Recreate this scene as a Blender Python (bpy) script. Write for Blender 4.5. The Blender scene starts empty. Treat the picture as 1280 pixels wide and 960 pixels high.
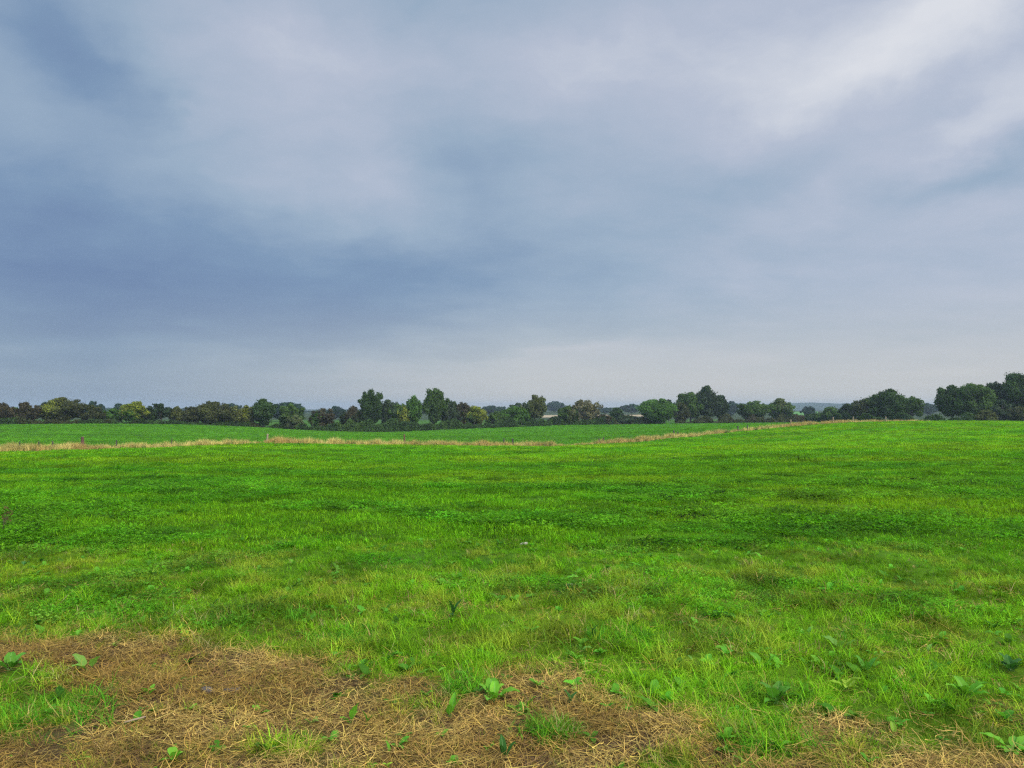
import bpy, math, random
import numpy as np
from mathutils import Vector, Matrix

SC = bpy.context.scene
COL = SC.collection
R = math.radians
ZC = 1.65
F = 950.0
HOR = 508.0
TH = math.atan((HOR - 480.0) / F)
CT, ST = math.cos(TH), math.sin(TH)


def ray(px, py):
    u, v = (px - 640.0) / F, (480.0 - py) / F
    return u, CT - v * ST, ST + v * CT


def at(px, py, Y):
    dx, dy, dz = ray(px, py)
    k = Y / dy
    return dx * k, Y, ZC + dz * k


# ------------------------------------------------------------------ noise
def vnoise(x, y, seed=0):
    x = np.asarray(x, float)
    y = np.asarray(y, float)
    xi, yi = np.floor(x).astype(np.int64), np.floor(y).astype(np.int64)
    fx, fy = x - xi, y - yi
    fx, fy = fx * fx * (3 - 2 * fx), fy * fy * (3 - 2 * fy)

    def hsh(a, b):
        n = (a * 374761393 + b * 668265263 + seed * 974711) & 0x7FFFFFFF
        n = ((n ^ (n >> 13)) * 1274126177) & 0x7FFFFFFF
        n = n ^ (n >> 16)
        return (n & 0xFFFFF) / 1048575.0
    a, b, c, d = hsh(xi, yi), hsh(xi + 1, yi), hsh(xi, yi + 1), hsh(xi + 1, yi + 1)
    return (a * (1 - fx) + b * fx) * (1 - fy) + (c * (1 - fx) + d * fx) * fy


def fbm(x, y, seed=0, oct=4, gain=0.5):
    s, a, t = 0.0, 1.0, 0.0
    for o in range(oct):
        s = s + a * vnoise(x * 2 ** o + 17.3 * o, y * 2 ** o - 9.1 * o, seed + o)
        t += a
        a *= gain
    return s / t          # 0..1, mean 0.5


def sstep(a, b, x):
    t = np.clip((x - a) / (b - a), 0, 1)
    return t * t * (3 - 2 * t)


# ------------------------------------------------------------------ terrain
def fence_y(x):
    return 45.0 + (np.asarray(x, float) + 30.0) * 55.0 / 83.7


def fence_pt(px, py):
    u = (px - 640.0) / F
    t = (u * 45.0 + 30.0) / (83.7 - u * 55.0)
    Y = 45.0 + 55.0 * t
    return at(px, py, Y)


ctrl = []
for X, Y in ((-5, -8), (5, -8), (-2, 0), (2, 0), (-6, 4), (6, 4), (-2, 4), (2, 4), (-3, 7), (3, 7), (0, 5.5), (0, 10), (-8, 10), (8, 10), (-30, -20), (30, -20)):
    ctrl.append((X, Y, 0.0))
for X, Y, Z in ((-10, 20, -.28), (0, 20, -.3), (10, 20, -.2), (-12, 32, -.6), (0, 35, -.8), (18, 35, -.4), (30, 60, -.7), (45, 70, -.35), (60, 85, -.3), (75, 100, -.45)):
    ctrl.append((X, Y, Z))
for p in ((-150, 568), (0, 565), (130, 562), (240, 558), (330, 555), (430, 556), (520, 557), (600, 558), (700, 558), (760, 555), (850, 547), (920, 540), (1000, 532), (1060, 528.5), (1150, 527), (1220, 527)):
    ctrl.append(fence_pt(*p))
HEDGE = ((-150, 532, 118), (0, 531, 120), (100, 530, 126), (230, 531, 135), (330, 535, 143), (400, 540, 149), (440, 541, 151), (480, 540, 154), (540, 537, 158), (620, 534, 164), (680, 532, 168), (760, 531, 174), (850, 529.5, 180), (950, 528.5, 186), (1000, 528, 190))
for p in HEDGE:
    ctrl.append(at(*p))
for p in ((300, 541, 100), (600, 544, 110), (800, 538, 125), (60, 545, 80), (920, 533, 130),
          (1100, 531, 140), (1200, 531, 140), (1280, 530, 140), (1400, 530, 140),
          (200, 524, 320), (500, 524, 320), (700, 522, 400), (790, 521, 400), (720, 516.5, 520), (640, 514, 700), (200, 514, 700),
          (1000, 521, 400), (1000, 515, 560), (1250, 520, 400), (1250, 514, 700), (-100, 515, 600), (1500, 515, 600)):
    ctrl.append(at(*p))
for X in (-2600, -1200, 0, 1200, 2600):
    for Y, Z in ((1300, -6), (2200, -9), (3200, -10)):
        ctrl.append((X, Y, Z))
for X in (-2600, -900, 900, 2600):
    ctrl.append((X, 300, -4))
    ctrl.append((X, -300, 1))
ctrl = np.array(ctrl)
CS = ctrl[:, :2] / 100.0


def tps(r2):
    return np.where(r2 > 1e-12, 0.5 * r2 * np.log(np.maximum(r2, 1e-12)), 0.0)


n = len(CS)
A = np.zeros((n + 3, n + 3))
A[:n, :n] = tps(((CS[:, None] - CS[None]) ** 2).sum(-1)) + np.eye(n) * 1e-4
A[:n, n] = 1
A[:n, n + 1:] = CS
A[n, :n] = 1
A[n + 1:, :n] = CS.T
WT = np.linalg.solve(A, np.concatenate([ctrl[:, 2], np.zeros(3)]))


def hbase(x, y):
    x = np.asarray(x, float).ravel() / 100.0
    y = np.asarray(y, float).ravel() / 100.0
    out = np.empty(len(x))
    for i in range(0, len(x), 20000):
        xs, ys = x[i:i + 20000], y[i:i + 20000]
        r2 = (xs[:, None] - CS[None, :, 0]) ** 2 + (ys[:, None] - CS[None, :, 1]) ** 2
        out[i:i + 20000] = tps(r2) @ WT[:n] + WT[n] + WT[n + 1] * xs + WT[n + 2] * ys
    return out


def hgt(x, y):
    x = np.asarray(x, float).ravel()
    y = np.asarray(y, float).ravel()
    z = hbase(x, y)
    near = 1 - sstep(60, 140, y)
    z += near * 0.09 * (fbm(x / 3.0, y / 2.2, 5, 3) - .5)
    z += (1 - sstep(8, 22, y)) * 0.05 * (fbm(x / .45, y / .4, 9, 3) - .5)
    return z


def h1(x, y):
    return float(hgt([x], [y])[0])


def hit(px, py):
    dx, dy, dz = ray(px, py)
    Y = np.concatenate([np.linspace(2, 12, 500), np.linspace(12, 100, 900)])
    zz = ZC + dz / dy * Y
    hh = hgt(dx / dy * Y, Y)
    k = int(np.argmax(zz < hh))
    return float(dx / dy * Y[k]), float(Y[k]), float(hh[k])


# brown trampled strip in front (worked out on the ground, in metres)
BX = np.array([-4.5, -3.7, -2.9, -1.95, -1.3, -.8, 0, .3, .65, 1.1, 1.6, 2.1, 2.6, 3.2, 5])
BY = np.array([5.7, 5.66, 5.6, 5.35, 5.1, 4.85, 4.75, 4.6, 4.4, 4.2, 4.2, 4.25, 4.1, 4.2, 4.3])
GREENP = [(45, 885, .34, 1.5), (20, 850, .2, 1.0), (962, 868, .26, 1.2), (965, 920, .26, 1.2), (585, 856, .13, 1.6), (682, 915, .12, 1.6), (835, 955, .14, .8), (1150, 875, .22, .9), (340, 940, .1, .8), (1260, 930, .22, 1.0), (1080, 930, .14, .8), (230, 835, .12, .4)]
BROWNP = [(1020, 832, .14, 1.1), (1030, 905, .26, 1.2), (890, 860, .16, .8), (1225, 872, .24, .9), (770, 770, .22, .5), (225, 735, .2, .5), (1215, 750, .35, .4), (520, 700, .25, .35), (360, 760, .16, .5), (1060, 745, .3, .4), (690, 835, .25, .7), (880, 925, .25, .5)]
GREENP = [hit(a, b)[:2] + (c, d) for a, b, c, d in GREENP]
BROWNP = [hit(a, b)[:2] + (c, d) for a, b, c, d in BROWNP]


def brown(x, y):
    x = np.asarray(x, float)
    y = np.asarray(y, float)
    v = (np.interp(x, BX, BY) - y) / .55
    v = np.minimum(v, 0.62)
    v = np.maximum(v, -1.2)
    v = v + 1.9 * (fbm(x / .5, y / .42, 21, 4) - .5) + .5 * (fbm(x / .13, y / .13, 25, 2) - .5)
    right = sstep(-.3, 1.3, x)
    v = v - .42 * right * (y < 5) - .12
    for gx, gy, r, a in GREENP:
        v = v - a * np.exp(-((x - gx) ** 2 + (y - gy) ** 2) / (r * r))
    for gx, gy, r, a in BROWNP:
        v = v + a * np.exp(-((x - gx) ** 2 + (y - gy) ** 2) / (r * r))
    v = np.where(y < 1.5, v - .2, v)
    return sstep(-.25, .5, v)


# ------------------------------------------------------------------ materials
class NT:
    def __init__(self, tree):
        self.t = tree
        self.n = tree.nodes
        self.l = tree.links

    def node(self, typ, **kw):
        nd = self.n.new(typ)
        ins = kw.pop('ins', {})
        for k, v in kw.items():
            setattr(nd, k, v)
        for k, v in ins.items():
            s = nd.inputs[k]
            if isinstance(v, bpy.types.NodeSocket):
                self.l.new(v, s)
            else:
                s.default_value = v
        return nd

    def math(self, op, a, b=None, c=None, clamp=False):
        ins = {0: a}
        if b is not None:
            ins[1] = b
        if c is not None:
            ins[2] = c
        return self.node('ShaderNodeMath', operation=op, use_clamp=clamp, ins=ins).outputs[0]

    def mix(self, f, a, b, mode='MIX'):
        return self.node('ShaderNodeMixRGB', blend_type=mode, ins={0: f, 1: a, 2: b}).outputs[0]

    def ramp(self, f, stops):
        nd = self.node('ShaderNodeValToRGB', ins={0: f})
        cr = nd.color_ramp
        while len(cr.elements) < len(stops):
            cr.elements.new(.5)
        for e, (p, c) in zip(cr.elements, stops):
            e.position = p
            e.color = tuple(c) + (1,) if len(c) == 3 else c
        return nd.outputs[0]

    def noise(self, vec, scale, detail=4, rough=.55, out=0):
        nd = self.node('ShaderNodeTexNoise', ins={'Scale': scale, 'Detail': detail, 'Roughness': rough})
        if vec is not None:
            self.l.new(vec, nd.inputs['Vector'])
        return nd.outputs[out]


def newmat(name):
    m = bpy.data.materials.new(name)
    m.use_nodes = True
    m.node_tree.nodes.clear()
    return m, NT(m.node_tree)


def leafmat(name, source, transl=.3, rough=.55, spec=.3, hue=.8, tr_gain=(1.15, 1.2, .7)):
    m, t = newmat(name)
    at_ = t.node('ShaderNodeAttribute', attribute_type=source, attribute_name='tint')
    geo = t.node('ShaderNodeNewGeometry')
    rnd = t.math('MULTIPLY_ADD', geo.outputs['Random Per Island'], hue, 1 - hue / 2)
    colr = t.mix(1.0, at_.outputs['Color'], rnd, 'MULTIPLY')
    p = t.node('ShaderNodeBsdfPrincipled', ins={'Base Color': colr, 'Roughness': rough, 'Specular IOR Level': spec})
    tc = t.mix(1.0, colr, tr_gain + (1,), 'MULTIPLY')
    tr = t.node('ShaderNodeBsdfTranslucent', ins={'Color': tc})
    mx = t.node('ShaderNodeMixShader', ins={0: transl, 1: p.outputs[0], 2: tr.outputs[0]})
    o = t.node('ShaderNodeOutputMaterial', ins={'Surface': mx.outputs[0]})
    return m


M_BLADE = leafmat('grass_blade', 'INSTANCER', .40, .65, .07)
M_STRAW = leafmat('dry_straw', 'INSTANCER', .12, .7, .15, tr_gain=(1.05, 1.0, .8))
M_LEAF = leafmat('tree_foliage', 'GEOMETRY', .28, .7, .08, .3)

m, t = newmat('bark')
geo = t.node('ShaderNodeTexCoord')
nz = t.noise(geo.outputs['Object'], 3.0, 6, .65)
c = t.ramp(nz, [(.3, (.035, .028, .02)), (.7, (.12, .10, .075))])
bp = t.node('ShaderNodeBump', ins={'Height': nz, 'Strength': .6})
p = t.node('ShaderNodeBsdfPrincipled', ins={'Base Color': c, 'Roughness': .9, 'Normal': bp.outputs[0]})
t.node('ShaderNodeOutputMaterial', ins={'Surface': p.outputs[0]})
M_BARK = m


def woodmat(name, c0, c1):
    m, t = newmat(name)
    tc = t.node('ShaderNodeTexCoord')
    mp = t.node('ShaderNodeMapping', ins={'Vector': tc.outputs['Object'], 'Scale': (1, 1, .12)})
    nz = t.noise(mp.outputs[0], 22.0, 5, .6)
    c = t.ramp(nz, [(.3, c0), (.7, c1)])
    bp = t.node('ShaderNodeBump', ins={'Height': nz, 'Strength': .4})
    p = t.node('ShaderNodeBsdfPrincipled', ins={'Base Color': c, 'Roughness': .85, 'Normal': bp.outputs[0]})
    t.node('ShaderNodeOutputMaterial', ins={'Surface': p.outputs[0]})
    return m


M_POSTB = woodmat('brown_post_wood', (.06, .03, .018), (.17, .085, .05))
M_POSTP = woodmat('pale_post_wood', (.22, .16, .09), (.38, .29, .18))
M_POSTD = woodmat('dark_post_wood', (.035, .03, .025), (.10, .08, .065))
M_STEM = woodmat('weed_stem', (.05, .035, .02), (.12, .08, .04))

m, t = newmat('field_stone')
tc = t.node('ShaderNodeTexCoord')
nz = t.noise(tc.outputs['Object'], 30.0, 6, .65)
c = t.ramp(nz, [(.3, (.05, .038, .028)), (.7, (.15, .12, .09))])
bp = t.node('ShaderNodeBump', ins={'Height': nz, 'Strength': .5})
p = t.node('ShaderNodeBsdfPrincipled', ins={'Base Color': c, 'Roughness': .85, 'Normal': bp.outputs[0]})
t.node('ShaderNodeOutputMaterial', ins={'Surface': p.outputs[0]})
M_STONE = m
m, t = newmat('pale_stone')
tc = t.node('ShaderNodeTexCoord')
nz = t.noise(tc.outputs['Object'], 30.0, 6, .65)
c = t.ramp(nz, [(.3, (.25, .21, .15)), (.7, (.5, .44, .34))])
p = t.node('ShaderNodeBsdfPrincipled', ins={'Base Color': c, 'Roughness': .85})
t.node('ShaderNodeOutputMaterial', ins={'Surface': p.outputs[0]})
M_STONEP = m

# broad leaf (dock): vein pattern comes from the UV map
m, t = newmat('dock_leaf')
at_ = t.node('ShaderNodeAttribute', attribute_type='GEOMETRY', attribute_name='tint')
uv = t.node('ShaderNodeUVMap')
sp = t.node('ShaderNodeSeparateXYZ', ins={0: uv.outputs[0]})
ax = t.math('ABSOLUTE', t.math('SUBTRACT', sp.outputs[0], .5))
mid = t.math('LESS_THAN', ax, .035)
vein = t.math('SINE', t.math('MULTIPLY', t.math('SUBTRACT', sp.outputs[1], t.math('MULTIPLY', ax, .5)), 60.0))
vein = t.math('MULTIPLY', t.math('MAXIMUM', t.math('SUBTRACT', vein, .7), 0.0), 1.4)
nz = t.noise(t.node('ShaderNodeTexCoord').outputs['Object'], 25.0, 4, .6)
c = t.mix(t.math('MULTIPLY', nz, .6), at_.outputs['Color'], t.mix(1.0, at_.outputs['Color'], (1.3, 1.05, .8, 1), 'MULTIPLY'))
c = t.mix(t.math('MULTIPLY', t.math('MAXIMUM', mid, vein), .35), c, (.30, .42, .16, 1))
bp = t.node('ShaderNodeBump', ins={'Height': t.math('SUBTRACT', nz, vein), 'Strength': .35, 'Distance': .004})
p = t.node('ShaderNodeBsdfPrincipled', ins={'Base Color': c, 'Roughness': .6, 'Specular IOR Level': .14, 'Normal': bp.outputs[0]})
tr = t.node('ShaderNodeBsdfTranslucent', ins={'Color': t.mix(1.0, c, (1.1, 1.2, .6, 1), 'MULTIPLY')})
mx = t.node('ShaderNodeMixShader', ins={0: .28, 1: p.outputs[0], 2: tr.outputs[0]})
t.node('ShaderNodeOutputMaterial', ins={'Surface': mx.outputs[0]})
M_DOCK = m

# the field: soil + litter where trampled, green sward elsewhere
m, t = newmat('field_ground')
a_b = t.node('ShaderNodeAttribute', attribute_type='GEOMETRY', attribute_name='brown').outputs['Fac']
a_t = t.node('ShaderNodeAttribute', attribute_type='GEOMETRY', attribute_name='tint').outputs['Color']
tc = t.node('ShaderNodeTexCoord').outputs['Object']
n1 = t.noise(tc, 9.0, 8, .7)
n2 = t.noise(tc, 60.0, 6, .7)
n3 = t.noise(tc, 1.3, 8, .65)
soil = t.ramp(n1, [(.3, (.022, .014, .009)), (.5, (.06, .036, .02)), (.7, (.12, .07, .035))])
soil = t.mix(t.math('MULTIPLY', n2, .6), soil, (.16, .095, .04, 1))
g = t.mix(1.0, a_t, t.ramp(n3, [(.3, (.62, .66, .6)), (.7, (1.25, 1.2, 1.1))]), 'MULTIPLY')
g = t.mix(1.0, g, t.ramp(n1, [(.3, (.6, .62, .6)), (.7, (1.25, 1.2, 1.2))]), 'MULTIPLY')
c = t.mix(a_b, g, soil)
bp = t.node('ShaderNodeBump', ins={'Height': t.math('ADD', n1, t.math('MULTIPLY', n2, .5)), 'Strength': .8, 'Distance': .03})
p = t.node('ShaderNodeBsdfPrincipled', ins={'Base Color': c, 'Roughness': .95, 'Specular IOR Level': .1, 'Normal': bp.outputs[0]})
t.node('ShaderNodeOutputMaterial', ins={'Surface': p.outputs[0]})
M_FIELD = m


def flatmat(name, c0, c1, sc=.05):
    m, t = newmat(name)
    tc = t.node('ShaderNodeTexCoord').outputs['Object']
    nz = t.noise(tc, sc, 6, .6)
    c = t.ramp(nz, [(.3, c0), (.7, c1)])
    p = t.node('ShaderNodeBsdfPrincipled', ins={'Base Color': c, 'Roughness': .95, 'Specular IOR Level': .1})
    t.node('ShaderNodeOutputMaterial', ins={'Surface': p.outputs[0]})
    return m


M_STUB = flatmat('stubble', (.27, .205, .115), (.40, .31, .18))
M_MEAD = flatmat('meadow', (.07, .17, .035), (.10, .24, .05))
M_HILL = flatmat('wooded_hill', (.012, .026, .018), (.034, .058, .036), .03)


# ------------------------------------------------------------------ mesh helpers
def mesh_np(name, V, Q, mat=None, tint=None, smooth=False, fattrs=None, uv=None):
    """V (n,3); Q (m,k) faces of one size; tint (n,3) per-vertex colour"""
    V = np.ascontiguousarray(V, np.float32)
    Q = np.ascontiguousarray(Q, np.int32)
    me = bpy.data.meshes.new(name)
    me.vertices.add(len(V))
    me.vertices.foreach_set('co', V.ravel())
    if len(Q):
        k = Q.shape[1]
        me.loops.add(Q.size)
        me.loops.foreach_set('vertex_index', Q.ravel())
        me.polygons.add(len(Q))
        me.polygons.foreach_set('loop_start', np.arange(0, Q.size, k, dtype=np.int32))
        me.polygons.foreach_set('use_smooth', np.full(len(Q), bool(smooth)))
    if tint is not None:
        a = me.attributes.new('tint', 'FLOAT_COLOR', 'POINT')
        a.data.foreach_set('color', np.concatenate([tint, np.ones((len(V), 1))], 1).astype(np.float32).ravel())
    for k_, v_ in (fattrs or {}).items():
        a = me.attributes.new(k_, 'FLOAT', 'POINT')
        a.data.foreach_set('value', np.asarray(v_, np.float32).ravel())
    if uv is not None:
        l = me.uv_layers.new(name='UVMap')
        l.data.foreach_set('uv', np.asarray(uv, np.float32)[Q.ravel()].ravel())
    if mat:
        me.materials.append(mat)
    me.update(calc_edges=True)
    return me


def link(name, me, parent=None):
    o = bpy.data.objects.new(name, me)
    COL.objects.link(o)
    if parent:
        o.parent = parent
    return o


def tag(o, label=None, cat=None, group=None, kind=None):
    for k, v in (('label', label), ('category', cat), ('group', group), ('kind', kind)):
        if v:
            o[k] = v
    return o


def empty(name, loc):
    o = bpy.data.objects.new(name, None)
    o.empty_display_size = .2
    COL.objects.link(o)
    o.location = loc
    return o


def tube(pts, rad, sides=6):
    pts = np.asarray(pts, float)
    V, Q = [], []
    for i, p_ in enumerate(pts):
        d = pts[min(i + 1, len(pts) - 1)] - pts[max(i - 1, 0)]
        d = d / (np.linalg.norm(d) + 1e-9)
        a = np.cross(d, (0, 1, 0) if abs(d[1]) < .9 else (1, 0, 0))
        a /= np.linalg.norm(a)
        b = np.cross(d, a)
        for k in range(sides):
            w = 2 * math.pi * k / sides
            V.append(p_ + rad[i] * (math.cos(w) * a + math.sin(w) * b))
    for i in range(len(pts) - 1):
        for k in range(sides):
            k2 = (k + 1) % sides
            Q.append((i * sides + k, i * sides + k2, (i + 1) * sides + k2, (i + 1) * sides + k))
    return np.array(V), np.array(Q)


def merge(parts):
    V, Q, o = [], [], 0
    for v, q in parts:
        V.append(v)
        Q.append(q + o)
        o += len(v)
    return np.concatenate(V), np.concatenate(Q)


# ------------------------------------------------------------------ ground sheet
def axis(c0, c1, step, grow, lo, hi):
    mid = list(np.arange(c0, c1 + 1e-6, step))
    up, s = [], step
    while (up or mid)[-1] < hi:
        s *= grow
        up.append((up or mid)[-1] + s)
    dn, s = [], step
    while (dn or [mid[0]])[-1] > lo:
        s *= grow
        dn.append((dn or [mid[0]])[-1] - s)
    return np.array(dn[::-1] + mid + up)


def greens(x, y):
    """sward colour (albedo) at a place: near field / the field beyond the fence"""
    x = np.asarray(x, float)
    y = np.asarray(y, float)
    a = fbm(x / 7.0, y / 4.0, 31, 4)[:, None]
    b = fbm(x / 1.6, y / 1.2, 37, 3)[:, None]
    base = np.array([.165, .400, .008])
    yel = np.array([.260, .440, .010])
    drk = np.array([.095, .310, .010])
    mid_ = (sstep(7.0, 10.0, y) * sstep(48, 24, y))[:, None]
    nr_ = sstep(9.5, 6.0, y)[:, None]
    c = base + (yel - base) * .7 * sstep(.48, .72, a) + (drk - base) * .6 * sstep(.55, .75, 1 - a)
    c = c * (.8 + .4 * b) * (1 - .20 * mid_) * (1 - nr_ + nr_ * np.array([1.22, 1.0, 1.5]))
    far = sstep(-1.0, 1.5, y - fence_y(x))[:, None]
    fc = np.array([.115, .305, .018]) * (.68 + .64 * fbm(x / 9.0, y / 3.0, 41, 4))[:, None]
    c = c * (1 - far) + fc * far
    out = sstep(260, 320, y)[:, None]
    return c * (1 - out) + np.array([.09, .14, .05]) * out


xs = axis(-4.6, 4.6, .05, 1.06, -2600, 2600)
ys = axis(2.3, 7.0, .05, 1.04, -40, 3000)
GX, GY = np.meshgrid(xs, ys)
gx, gy = GX.ravel(), GY.ravel()
gz = hgt(gx, gy)
gb = brown(gx, gy) * (gy < 12)
nx = len(xs)
ii = (np.arange(len(ys) - 1)[:, None] * nx + np.arange(nx - 1)[None]).ravel()
Q = np.stack([ii, ii + 1, ii + 1 + nx, ii + nx], 1)
strip = np.exp(-((gy - fence_y(gx)) / .6) ** 2) * (gx < 56)
gt = greens(gx, gy) * .40  # sward colour darkened so gaps between the tufts read as shade
gt = gt * (1 - strip[:, None]) + np.array([.16, .11, .04]) * strip[:, None]
me = mesh_np('field', np.stack([gx, gy, gz], 1), Q, M_FIELD, gt, True, {'brown': gb})
tag(link('field', me), 'green pasture rolling down to the fence and on to the horizon', 'field', kind='structure')


def sheet(name, px0, px1, Y0, Y1, mat, lift, label):
    px = np.linspace(px0, px1, 24)
    Y = np.linspace(Y0, Y1, 24)
    P, YY = np.meshgrid(px, Y)
    X = ((P - 640) / F * YY).ravel()
    YY = YY.ravel()
    V = np.stack([X, YY, hgt(X, YY) + lift], 1)
    i = (np.arange(23)[:, None] * 24 + np.arange(23)[None]).ravel()
    me = mesh_np(name, V, np.stack([i, i + 1, i + 25, i + 24], 1), mat, None, True)
    tag(link(name, me), label, 'field', kind='structure')


sheet('stubble_field', 672, 806, 400, 462, M_STUB, .12, 'pale straw coloured stubble field far behind the hedge')
sheet('far_meadow', 975, 1022, 395, 575, M_MEAD, .12, 'small bright green meadow far off below the blue hills')

# ------------------------------------------------------------------ far hills
hx = np.linspace(-1800, 1800, 420)
pxh = 640 + hx / 1700 * F
top = np.interp(pxh, [-400, 600, 760, 800, 850, 905, 940, 985, 1000, 1015, 1040, 1070, 1100, 1180, 1300, 1600],
                [512, 512, 510, 508, 506, 504, 505, 504.5, 503.5, 502.6, 504, 504.5, 507, 509, 510, 512])
ztop = ZC + (HOR - top) / F * 1700 + 4.0 * (fbm(hx / 26.0, hx * 0, 51, 4) - .5)
rows = []
for k, (yy, f) in enumerate(((1520, -.15), (1570, .25), (1630, .65), (1680, .92), (1705, 1.0), (1770, .9), (1900, .2))):
    zz = -16 + (ztop + 16) * max(f, 0) + (2.5 * (fbm(hx / 30.0, hx * 0 + k, 53, 3) - .5) if 0 < f < 1 else 0)
    rows.append(np.stack([hx, np.full_like(hx, yy), zz], 1))
V = np.concatenate(rows)
nh = len(hx)
i = (np.arange(len(rows) - 1)[:, None] * nh + np.arange(nh - 1)[None]).ravel()
me = mesh_np('hills', V, np.stack([i, i + 1, i + 1 + nh, i + nh], 1), M_HILL, None, True)
tag(link('hills', me), 'low wooded ridge fading blue on the horizon', 'hills', kind='structure')


# ------------------------------------------------------------------ foliage
def leaf_quads(P, N, size, rng, tint):
    """one small rhombic leaf spray per point, facing N"""
    n = len(P)
    N = N / (np.linalg.norm(N, axis=1, keepdims=True) + 1e-9)
    r = rng.normal(size=(n, 3))
    a = np.cross(N, r)
    a /= np.linalg.norm(a, axis=1, keepdims=True) + 1e-9
    b = np.cross(N, a)
    s = size * rng.uniform(.6, 1.35, (n, 1))
    w = s * rng.uniform(.45, .8, (n, 1))
    fold = N * s * rng.uniform(-.25, .25, (n, 1))
    V = np.stack([P - a * s, P - b * w + fold, P + a * s, P + b * w + fold], 1).reshape(-1, 3)
    Q = np.arange(4 * n).reshape(n, 4)
    return V, Q, np.repeat(tint, 4, 0)


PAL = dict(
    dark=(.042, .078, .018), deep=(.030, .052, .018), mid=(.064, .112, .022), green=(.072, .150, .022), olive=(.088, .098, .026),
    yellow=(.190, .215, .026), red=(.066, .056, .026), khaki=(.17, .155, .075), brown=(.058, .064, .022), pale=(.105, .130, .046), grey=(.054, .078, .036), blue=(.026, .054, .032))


def crown(W, H, style, col, leaf, rng, dens=1.0):
    """leaf sprays for a crown of width W and total height H, standing on z=0"""
    hw = W / 2
    cb = {'bush': .04, 'round': .10, 'tall': .12, 'peak': .1, 'sparse': .12, 'lean': .12, 'flat': .2, 'column': .05}[style]
    nl = {'bush': 38, 'round': 40, 'tall': 40, 'peak': 38, 'sparse': 24, 'lean': 30, 'flat': 28, 'column': 18}[style]
    zc, zr = (cb + 1) / 2 * H, (1 - cb) / 2 * H
    lob = []
    while len(lob) < nl:
        d = rng.normal(size=3)
        d /= np.linalg.norm(d)
        d *= rng.uniform(.35, 1) ** .6
        x, y, z = d
        hfrac = (z + 1) / 2
        k = 1.0
        if style == 'peak':
            k = np.interp(hfrac, [0, .3, .6, .85, 1], [.9, 1.0, .85, .45, .2])
        elif style == 'tall':
            k = np.interp(hfrac, [0, .25, .55, .8, 1], [.95, .8, 1.0, .95, .6])
        elif style == 'lean':
            k = np.interp(hfrac, [0, .5, 1], [1, .8, .75])
            x = x * k + .45 * (hfrac - .4)
            k = 1
        elif style in ('bush', 'column'):
            k = np.interp(hfrac, [0, .3, .7, 1], [1.25, 1.15, 1.05, .8])
        lr = rng.uniform(.17, .36) * (1 if hfrac < .8 else .75)
        lob.append((x * hw * (1 - lr * .75) * k, y * hw * .9 * (1 - lr * .75) * k, zc + z * zr * (1 - lr * .6), lr * hw, lr * zr * 1.05, rng.uniform(.72, 1.3)))
    for _ in range(12):                      # small outer boughs break the outline
        d = rng.normal(size=3)
        d /= np.linalg.norm(d)
        if d[2] < -.35:
            continue
        lr = rng.uniform(.10, .19)
        f = rng.uniform(.86, 1.06)
        k = np.interp((d[2] + 1) / 2, [0, .5, 1], [1, 1, .5]) if style == 'peak' else 1.0
        lob.append((d[0] * hw * f * k + (.45 * hw * (d[2] / 2 + .1) if style == 'lean' else 0), d[1] * hw * .9 * f * k, min(zc + d[2] * zr * min(f, .96), H - lr * zr * .6), lr * hw, lr * zr, rng.uniform(.8, 1.35)))
    # reach the stated top and sides
    lob.append((rng.uniform(-.15, .15) * hw + (.25 * hw if style == 'lean' else 0), 0, H - .20 * zr, .24 * hw, .2 * zr, 1.1))
    base = np.array(PAL[col])
    Ps, Ns, Ts = [], [], []
    for (x, y, z, rx, rz, tn) in lob:
        area = 4 * math.pi * ((rx * rx + 2 * rx * rz) / 3)
        k = int(dens * (1.0 if style != 'sparse' else .55) * area / (leaf * leaf)) + 12
        d = rng.normal(size=(k, 3))
        d /= np.linalg.norm(d, axis=1, keepdims=True)
        rr = rng.uniform(.35, 1.0, (k, 1)) ** .45 * (1 + .24 * np.abs(rng.normal(size=(k, 1))) * (rng.random((k, 1)) < .4))
        P = np.array([x, y, z]) + d * rr * np.array([rx, rx, rz])
        N = d + rng.normal(size=(k, 3)) * .55
        hue = 1 + rng.normal(size=(k, 1)) * np.array([[.16, .10, .10]])
        Ts.append(base * tn * hue * rng.uniform(.85, 1.15, (k, 1)))
        Ps.append(P)
        Ns.append(N)
    # loose sprays along the outline
    ks = int(26 + 8 * rng.random()) * (2 if style in ('sparse', 'bush') else 1)
    tw = []
    for _ in range(ks):
        i = rng.integers(len(lob))
        x, y, z, rx, rz, tn = lob[i]
        d = rng.normal(size=3)
        d[2] = abs(d[2]) + .25
        d /= np.linalg.norm(d)
        a = np.array([x, y, z])
        L = rng.uniform(.7, 1.45)
        tip = a + d * np.array([rx, rx, rz]) * L * 1.1
        tip[2] = min(tip[2], H * 1.03)
        tw.append((a, tip, int(i)))
        m_ = int(5 + 7 * rng.random())
        f = rng.uniform(.6, 1, (m_, 1))
        Ps.append(a + (tip - a) * f + rng.normal(size=(m_, 3)) * leaf * .5)
        Ns.append(rng.normal(size=(m_, 3)) + d)
        Ts.append(base * tn * rng.uniform(.75, 1.35, (m_, 1)))
    P, N, T = np.concatenate(Ps), np.concatenate(Ns), np.clip(np.concatenate(Ts), .004, .6)
    keep = P[:, 2] > .05
    return P[keep], N[keep], T[keep], lob, tw


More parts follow.
